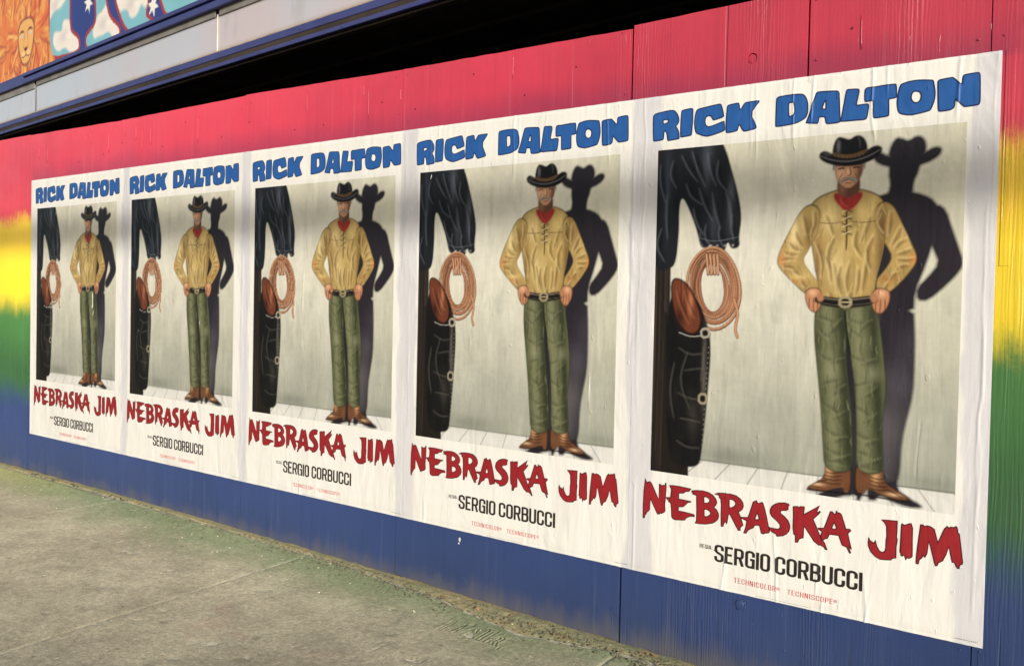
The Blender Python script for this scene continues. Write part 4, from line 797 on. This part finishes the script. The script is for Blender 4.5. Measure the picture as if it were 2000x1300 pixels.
img, PT = paint_western()
def sample_print(u, v, blur=1):
    ny, nx = img.shape[:2]; x = np.clip(u*PT.res-.5, 0, nx-1.001); y = np.clip(v*PT.res-.5, 0, ny-1.001)
    x0, y0 = x.astype(int), y.astype(int); fx, fy = (x-x0)[..., None], (y-y0)[..., None]
    return (img[y0, x0]*(1-fx)+img[y0, x0+1]*fx)*(1-fy)+(img[y0+1, x0]*(1-fx)+img[y0+1, x0+1]*fx)*fy
LAB = ['western film bill at the far end, overlapped by no sheet on its left', 'western film bill second from the far end of the hoarding', 'western film bill in the middle of the row of five',
       'western film bill second from the near end, white paint spot below it', 'largest western film bill, nearest the camera and last in the row']
LAB[0] = 'smallest looking western film bill, farthest from the camera, its left edge on bare rainbow paint'
LAB[4] = 'largest looking western film bill, nearest the camera, its right edge on bare paint'
PSTEP = [.0075, .0062, .005, .0038, .0027]; GSTEP = [(.009, .02), (.008, .018), (.007, .016), (.0055, .014), (.004, .012)]
for i in range(5):
    L = wrinkles(i); W = relief(i, L)
    root = empty('film_poster', (X0[i]+PW/2, -.01, 0)); tag(root, LAB[i], 'poster', 'film bills pasted in a row')
    gx, gz = GSTEP[i]; xs = np.linspace(0, PW, int(PW/gx)); zs = np.linspace(0, PH_, int(PH_/gz)); X, Z = np.meshgrid(xs, zs)
    P = place_pts(i, W, X, Z, 0); re = random.Random(i)
    P[-1, :, 2] += .0009*fbm(X[-1]*40, X[-1]*0, 3+i); P[0, :, 2] += .0009*fbm(X[0]*40, X[0]*0, 5+i)
    # wrap a short return to the wall round the sheet, so that it has thickness
    B = P.copy(); Q = np.pad(P, ((2, 2), (2, 2), (0, 0)), mode='edge')
    for sl in ((0, slice(None)), (-1, slice(None)), (slice(None), 0), (slice(None), -1)): Q[sl][..., 1] = ystack(i)+.0022
    me = grid_mesh('sheet', Q); link('sheet', me, M_PAPER, root)
    # printed picture
    x0, x1, z0, z1 = PIC; st = PSTEP[i]; xs = np.linspace(x0, x1, int((x1-x0)/st)); zs = np.linspace(z0, z1, int((z1-z0)/st)); X, Z = np.meshgrid(xs, zs)
    C = sample_print((X-x0)/(x1-x0), (z1-Z)/(x1-x0)); link('picture', grid_mesh('picture', place_pts(i, W, X, Z, .0005), C), M_PRINT, root)
    for name, keys, fm, om, smn, ow in (('actor_name', ('rick', 'dalton'), M_BLUE, M_NAVY, 1, .0042), ('film_title', ('nebraska', 'jim'), M_RED, M_DRED, 0, .0032)):
        for key in keys:
            a, b = Flat(), Flat()
            for letter in DATA['T'][key]:
                lo = [mm(l, smn) for l in letter]; a.poly(lo)
                for l in lo: V, Fs = ribbon(l, ow); b.add(V, Fs, lift=.00003*rnd.random())
            o = a.build(name, i, W, fm, root, .0008, WL=L); b.build('outline', i, W, om, o, .0010, WL=L)
    f = Flat(); text(f, 'SERGIO CORBUCCI', .3545, .8668, .0990, .1602, .135, .065, .17); f.build('director_name', i, W, M_BLACK, root, .0008, .02, WL=L)
    f = Flat(); text(f, 'REGIA:', .2962, .3456, .1381, .1529, .11, .09); f.build('credit_line', i, W, M_BLACK, root, .0008, .02, WL=L)
    f = Flat(); text(f, 'TECHNICOLOR', .4298, .5818, .0366, .0556, .085, .13); f.build('process_credit', i, W, M_PINK, root, .0008, .02, WL=L); f = Flat(); text(f, 'TECHNISCOPE', .6224, .7747, .0362, .0540, .085, .13)
    for cx in (.5895, .7825):
        g = Flat(); circle(g, cx, .0478, .0052, .0011); text(g, 'R', cx-.0018, cx+.0018, .0452, .0504, .16); g.build('registered_mark', i, W, M_PINK, root, .0008, .02)
    f.build('process_credit', i, W, M_PINK, root, .0008, .02, WL=L)
    f = Flat(); r2 = random.Random(2)
    for (xa, xb, z, h) in ((.5104, .7035, .0066, .0010), (1.1438, 1.2040, .0140, .0016)):
        x = xa
        while x < xb:
            w = r2.uniform(.0015, .006); V = [(x, z), (min(x+w, xb), z), (min(x+w, xb), z+h), (x, z+h)]; f.add(V, [(0, 1, 2, 3)]); x += w+r2.choice([.0008, .0008, .002])
    f.build('fine_print', i, W, M_GREY, root, .0008, .03, WL=L)
# white paint spot under the fourth sheet
sp = Flat(); sp.poly([smooth_poly([(0, .012), (.008, .016), (.012, .006), (.008, -.006), (.003, -.004), (-.001, .002)], 2)]); sp.poly([smooth_poly([(-.004, -.010), (.004, -.008), (.006, -.014), (0, -.018), (-.003, -.014)], 2)])
V = [(3.993+v[0], -.0022, -.046+v[1]) for v in sp.V]; link('paint_spot', mesh_from('paint_spot', V, [f[::-1] for f in sp.F]), M_PAPER, hoard)

# ================================================================== THEATRE FRONT BEHIND THE HOARDING
PX, PY = 3.8081, .16; DX, DY = -.99573, .09227            # foot of the fascia plane and its run to the left
NX, NY = DY, -DX                                           # normal pointing back, into the building
def fp(t, z, back=0.): return (PX-t*DX+NX*back, PY-t*DY+NY*back, z)   # t grows to the right
def fbox(name, t0, t1, b0, b1, z0, z1, mat, parent, bev=0.004):
    me = boxes(name, [(t0, t1, b0, b1, z0, z1)], bev); co = [fp(v.co.x, v.co.z, v.co.y) for v in me.vertices]
    me.vertices.foreach_set('co', [c for p in co for c in p]); me.update(); return link(name, me, mat, parent)
mq = empty('theatre_canopy', fp(-2, 2.45, .1)); tag(mq, 'blue trimmed theatre canopy fascia with pale light panels above the hoarding', 'canopy')
TL_, TR_ = -9., 3.2
fbox('lower_trim', TL_, TR_, 0, .03, 2.4545, 2.479, M_TRIM, mq, .003); fbox('lower_trim', TL_, TR_, 0, .03, 2.508, 2.551, M_TRIM, mq, .003)
fbox('groove', TL_, TR_, .022, .05, 2.4785, 2.5085, M_GROOVE, mq, 0)
fbox('panel_sill', TL_, TR_, .004, .05, 2.5515, 2.560, mat_plain('sill_metal', (176, 158, 134), .5, .2), mq, .001)
fbox('upper_trim', -5.43, TR_, -.012, .03, 2.829, 2.874, M_TRIM, mq, .003); fbox('upper_trim', -5.43, TR_, -.012, .03, 2.891, 2.921, M_TRIM, mq, .003)
fbox('groove', -5.43, TR_, .014, .05, 2.873, 2.892, M_GROOVE, mq, 0)
fbox('upper_trim', TL_, -5.432, -.008, .03, 2.829, 2.921, M_TRIM, mq, .003)
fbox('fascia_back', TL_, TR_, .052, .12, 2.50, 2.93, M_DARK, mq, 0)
edges_ = [-9, -7.55, -5.226, -2.217, .2, 2.7, 3.2]
for a, b in zip(edges_[:-1], edges_[1:]): fbox('light_panel', a+.006, b-.006, .028, .044, 2.561, 2.792, M_PANEL, mq, .003)
M_WH = mat_plain('joint_cover_paint', (222, 216, 200), .5); 
M_DGREY = mat_plain('grey_joint_cover', (120, 122, 128), .5)
for t in edges_[1:-1]: fbox('joint_cover', t-.0045, t+.0045, .021, .0275, 2.561, 2.80, M_WH if t > -5 else M_DGREY, mq, .001)
for k, (a, b) in enumerate(((-5.2, -2.24), (-2.19, .18), (.22, 2.68))): fbox('shade_strip', a, b, .018, .027, 2.787, 2.8285, mat_plain('grey_metal_strip', (132, 126, 118), .5, .2, 6), mq, .001)  # grey strips stand in for the upper trim's shadow above the panels
fbox('shade_strip', TL_, -5.25, .018, .027, 2.770, 2.8285, mat_plain('grey_metal_strip', (132, 126, 118), .5, .2, 6), mq, .001)
# rivets on the trims
rm = disc('rivet', .006, .004, 8); rm.materials.append(M_TRIM); rr_ = random.Random(8)
for k in range(16):
    t = -5.9+k*.42+rr_.uniform(-.05, .05); z = [2.467, 2.53][k % 2]; link('rivet', rm, None, mq, fp(t, z, -.0005))
for t, z in ((-3.9, 2.904), (-2.9, 2.85), (-4.6, 2.85)): link('rivet', rm, None, mq, fp(t, z, -.0125))
# soffit and dark entrance behind
def fpl(pts): return [fp(*p) for p in pts]
ent = empty('theatre_entrance', (3, 2, -.3)); tag(ent, 'dark recessed theatre entrance seen over the top of the hoarding', 'building')
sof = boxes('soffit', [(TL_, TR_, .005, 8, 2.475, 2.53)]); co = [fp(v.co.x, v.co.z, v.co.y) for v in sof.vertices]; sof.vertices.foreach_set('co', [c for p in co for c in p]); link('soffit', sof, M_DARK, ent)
for k in range(7): 
    b = .10+k*.34; fbox('soffit_batten', TL_, TR_, b, b+.05, 2.452, 2.4745, mat_plain('brown_soffit_batten', (44, 34, 28), .9, .3) if k == 0 else M_DARK, ent, .002)
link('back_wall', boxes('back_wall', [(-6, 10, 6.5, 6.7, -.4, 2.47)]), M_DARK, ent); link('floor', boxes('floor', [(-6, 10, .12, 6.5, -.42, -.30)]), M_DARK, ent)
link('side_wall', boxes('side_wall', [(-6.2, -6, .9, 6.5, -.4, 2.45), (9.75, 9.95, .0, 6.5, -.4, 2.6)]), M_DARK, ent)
link('facade_wall', boxes('facade_wall', [(-16, -3.75, .95, 1.2, -.4, 2.44)]), M_STUCCO, ent); link('facade_wall', boxes('facade_wall', [(9.96, 18, .0, .3, -.4, 6)]), M_STUCCO, ent)
link('mural_backing', (lambda me: (me.vertices.foreach_set('co', [c for p in [fp(v.co.x, v.co.z, v.co.y) for v in me.vertices] for c in p]), me)[1])(boxes('mural_backing', [(TL_, TR_, .03, .3, 2.9215, 6.5)])), M_STUCCO, ent)
# painted mural above the canopy
def paint_mural():
    T0, Z1, w, h = -7.2, 3.9, 5.6, 1.0; p = Painter(w, h, 170); X, Y = p.X, p.Y
    f = lambda L: [(t-T0, Z1-z) for t, z in L]
    p.img[:] = lin((52, 66, 132)); p.img *= (1+.12*fbm(X*3, Y*3, 2))[..., None]
    for L in DATA['M']['blue']:
        p.fill(f(L), (168, 62, 62), sm=2, soft=.006, clip=True); p.unclip(); Q = np.array(f(L)); 
        p.fill(Q, (132, 190, 198), sm=2, soft=.006, clip=True); p.img *= (1+.1*(p.clip)*fbm(X*4, Y*4, 12))[..., None]
        for c in DATA['M']['cloud']:
            q = np.array(f(c)); ce = q.mean(0); p.fill(q, (244, 232, 218), sm=2, soft=.012); p.blob(ce[0]-.03, ce[1]-.02, .10, .05, (196, 184, 188), .55); p.blob(ce[0]+.06, ce[1]-.01, .06, .03, (252, 246, 232), .7)
        p.unclip(); p.stroke(list(f(L))+[f(L)[0]], .030, (168, 56, 56), 1, soft=.006, taper=False)
    for t, z in DATA['M']['star']:
        a = [(t-T0+(.085 if k % 2 == 0 else .036)*math.cos(k*math.pi/6+.3), Z1-z+(.085 if k % 2 == 0 else .036)*math.sin(k*math.pi/6+.3)) for k in range(12)]; p.fill(a, (246, 240, 226), sm=0, soft=.005)
    # a plain lion's head, full face
    lx, ly = DATA['M']['lion'][0][0]-T0, Z1-DATA['M']['lion'][0][1]+.01; R = random.Random(6)
    p.fill([(-.2, -.2), (lx+.49, -.2), (lx+.50, .62), (lx+.56, .90), (lx+.66, .955), (lx+.6, 1.1), (-.2, 1.1)], (230, 132, 70), sm=1, soft=.01, clip=True)
    for k in range(460):
        an = R.uniform(0, 2*math.pi); r0 = R.uniform(.10, .75); l = R.uniform(.08, .26); ca, sa = math.cos(an), math.sin(an); cu = R.uniform(-.25, .25); an += .35*math.sin(2*an)
        pts = [(lx+ca*r0*1.2, ly+sa*r0*.9), (lx+math.cos(an+cu*.4)*(r0+l*.5)*1.2, ly+math.sin(an+cu*.4)*(r0+l*.5)*.9), (lx+math.cos(an+cu)*(r0+l)*1.2, ly+math.sin(an+cu)*(r0+l)*.9)]
        p.stroke(pts, R.uniform(.014, .038), R.choice([(244, 184, 92), (238, 160, 76), (222, 100, 56), (182, 74, 58), (246, 196, 112), (228, 122, 66), (168, 66, 56)]), .75, soft=.02, sm=1)
    p.unclip()
    k = 1.3; e = lambda L: [(lx+a*k*1.25, ly+b*k) for a, b in L]
    p.fill(e([(-.11, -.10), (0, -.13), (.11, -.10), (.125, 0), (.10, .10), (.055, .19), (0, .205), (-.055, .19), (-.10, .10), (-.125, 0)]), (120, 52, 52), soft=.012); p.fill(e([(-.1, -.09), (0, -.115), (.1, -.09), (.112, 0), (.09, .09), (.05, .175), (0, .19), (-.05, .175), (-.09, .09), (-.112, 0)]), (240, 180, 104), soft=.01)
    p.fill(e([(-.1, -.1), (-.135, -.15), (-.07, -.125)]), (228, 140, 84)); p.fill(e([(.1, -.1), (.135, -.15), (.07, -.125)]), (228, 140, 84))
    for s_ in (-1, 1):
        p.fill(e([(s_*.03, -.012), (s_*.055, -.024), (s_*.085, -.01), (s_*.058, .008)]), (238, 232, 216), soft=.005); p.blob(lx+s_*.057*k*1.25, ly-.008*k, .011, .011, (70, 50, 50), 1.); p.stroke(e([(s_*.025, -.03), (s_*.06, -.042), (s_*.095, -.028)]), .020, (104, 44, 44), 1.)
        p.stroke(e([(s_*.022, -.03), (s_*.026, .04), (s_*.034, .085)]), .010, (176, 92, 62), .9); p.blob(lx+s_*.035*k*1.25, ly+.12*k, .035, .026, (250, 214, 150), .9)
    p.fill(e([(-.032, .075), (.032, .075), (.012, .102), (-.012, .102)]), (96, 40, 44), soft=.006); p.stroke(e([(0, .1), (0, .13), (.035, .142), (.06, .132)]), .013, (104, 44, 44), 1.); p.stroke(e([(0, .13), (-.035, .142), (-.06, .132)]), .013, (104, 44, 44), 1.)
    return p, T0, Z1
p, T0, Z1 = paint_mural(); ny, nx = p.ny, p.nx
ts = np.linspace(T0, T0+5.6, 700); zs = np.linspace(2.9215, 3.88, 125); Tt, Zz = np.meshgrid(ts, zs)
xi = np.clip(((Tt-T0)*170).astype(int), 0, nx-1); yi = np.clip(((Z1-Zz)*170).astype(int), 0, ny-1); C = p.img[yi, xi]
bk = .012+.002*fbm(Tt*3, Zz*3, 4)
P = np.stack([PX-Tt*DX+NX*bk, PY-Tt*DY+NY*bk, Zz], -1)
M_MURAL = NT('mural_paint', .55, .4); vc = M_MURAL.n.new('ShaderNodeVertexColor'); vc.layer_name = 'print'; M_MURAL.bump(M_MURAL.noise((20, 20, 20), 1, 4), .002); M_MURAL.color(vc.outputs['Color'])
mur = boxes('mural_board', [(T0, T0+5.6, .016, .028, 2.9215, 3.88)]); mur.vertices.foreach_set('co', [c for q in [fp(v.co.x, v.co.z, v.co.y) for v in mur.vertices] for c in q])
mo = link('mural_board', mur, M_STUCCO); tag(mo, 'painted mural board with orange lion head, sky filled letters and white stars', 'mural')
link('painting', grid_mesh('painting', P, C), M_MURAL.m, mo)

# ================================================================== UNSEEN UTILITY LINE (added so that its cables shade the hoarding)
YL = -12.; D_ = (abs(YL))/(math.cos(SUN_AZ)); HC = 1.44+D_*math.tan(SUN_EL); SHX = abs(YL)*math.tan(SUN_AZ)
for k, x in enumerate((-8., 34.)):
    pr = empty('utility_pole', (x, YL-.25, -.52)); tag(pr, ['wooden utility pole across the road at the far end of the street', 'wooden utility pole across the road behind the camera'][k], 'utility pole', 'utility poles across the road')
    link('pole', tube_mesh('pole', [(x, YL-.25, -.52), (x, YL-.25, 5), (x, YL-.25, 9.4)], [.16, .14, .11], 12), M_POLE, pr)
    link('crossarm', boxes('crossarm', [(x-.06, x+.06, YL-.9, YL+.4, HC-.1, HC-.02+.0)], .01), M_POLE, pr)
for k, (dy, dz, r) in enumerate(((0, 0, .060), (-.02, .105, .018), (0, -.09, .02))):
    pts = [(x, YL+dy, HC+dz+.10*((x-13)/21)**2-.02) for x in np.linspace(-8, 34, 40)]
    o = link('telephone_cable', tube_mesh('telephone_cable', pts, r, 8), M_CABLE); tag(o, ['thick bundled telephone cable strung between the poles', 'thin steel wire above the thick telephone cable', 'thin service wire below the thick telephone cable'][k], 'cable', 'cables of the utility line')

# steel lip under the canopy
M_STEEL = mat_plain('dusty_painted_steel', (62, 52, 44), .7, .3, 4)
link('lip_angle', (lambda me: (me.vertices.foreach_set('co', [c for q in [fp(v.co.x, v.co.z, v.co.y) for v in me.vertices] for c in q]), me)[1])(boxes('lip_angle', [(TL_, TR_, .032, .075, 2.4405, 2.4535)], .002)), M_STEEL, ent)
# ================================================================== SMALL LITTER AT THE FOOT
def chip(name, r, flat_, seed):
    R = random.Random(seed); bm = bmesh.new(); bmesh.ops.create_icosphere(bm, subdivisions=1, radius=r)
    for v in bm.verts: v.co = Vector((v.co.x*R.uniform(.6, 1.3), v.co.y*R.uniform(.5, 1.1), v.co.z*flat_*R.uniform(.6, 1.2)))
    me = bpy.data.meshes.new(name); bm.to_mesh(me); bm.free(); return me
M_LEAF = mat_plain('dry_leaf', (150, 112, 76), .8, .4, 60); M_CHIP = mat_plain('pale_chip', (208, 200, 170), .8, .2, 50); M_STONE = mat_plain('grit_stone', (120, 112, 88), .9, .4, 50)
def leaf(seed):
    R = random.Random(seed); n = 8; V = []; L = .018; w = .006; c = R.uniform(.002, .006)
    for k in range(n+1):
        t = k/n; ww = w*math.sin(math.pi*min(1, t*1.02))+.0004; z = .003+c*math.sin(t*3)+R.uniform(-.0005, .0005)
        V += [(L*(t-.5), -ww, z+.002), (L*(t-.5), 0, z), (L*(t-.5), ww, z+.0025)]
    Fs = []
    for k in range(n): Fs += [(3*k, 3*k+3, 3*k+4, 3*k+1), (3*k+1, 3*k+4, 3*k+5, 3*k+2)]
    return mesh_from('leaf_litter', V, Fs)
bm = bmesh.new(); R = random.Random(77); chips = [chip('c', .0035, .6, s) for s in range(6)]
def scatter(meshes, n, xf, yf, mat, name, smin=.5, smax=1.6, lift=.002):
    V, Fs = [], []
    for k in range(n):
        me = R.choice(meshes); x, y = xf(), yf(); s_ = R.uniform(smin, smax); a = R.uniform(0, 6.3); z = float(zg(x))+lift; o = len(V); ca, sa = math.cos(a), math.sin(a)
        for v in me.vertices: V.append((x+s_*(v.co.x*ca-v.co.y*sa), y+s_*(v.co.x*sa+v.co.y*ca), z+s_*v.co.z))
        for f in me.polygons: Fs.append(tuple(i+o for i in f.vertices))
    return tag(link(name, mesh_from(name, V, Fs), mat), kind='stuff')
scatter(chips, 1500, lambda: R.triangular(1.5, 5.4, 5.2), lambda: -.02-abs(R.gauss(0, .07)), M_STONE, 'grit', .4, 2.0, .004)
scatter(chips, 420, lambda: R.uniform(-1.5, 5.3), lambda: -.012-abs(R.gauss(0, .014)), mat_plain('dirt_crumbs', (78, 70, 54), .95, .4, 50), 'dirt_crumbs', .5, 2.2, .003)
scatter(chips, 90, lambda: R.uniform(-.5, 5.2), lambda: -.03-abs(R.gauss(0, .3)), M_CHIP, 'paint_flakes', .5, 1.9, .003)
lm = [leaf(s) for s in range(4)]
spots = [(4.60, -.085), (4.63, -.10), (4.585, -.11), (4.62, -.12), (4.92, -.03), (4.95, -.025), (4.98, -.03), (4.33, -.055), (4.17, -.09), (3.95, -.06), (4.43, -.07), (4.36, -.13), (2.9, -.05), (.55, -.12), (4.66, -.095)]
G_LEAF = ['dry curled leaf lying in the crumbled joint at the foot of the hoarding']
for k, (x, y) in enumerate(spots):
    o = bpy.data.objects.new('dry_leaf', lm[k % 4]); sc.collection.objects.link(o)
    if not lm[k % 4].materials: lm[k % 4].materials.append(M_LEAF)
    o.location = (x, y, float(zg(x))+.004); o.rotation_euler = (R.uniform(-.3, .3), R.uniform(-.3, .3), R.uniform(0, 6)); s_ = R.uniform(.7, 1.3); o.scale = (s_, s_, s_)
    tag(o, G_LEAF[0], 'leaf', 'dry leaves along the foot of the hoarding')
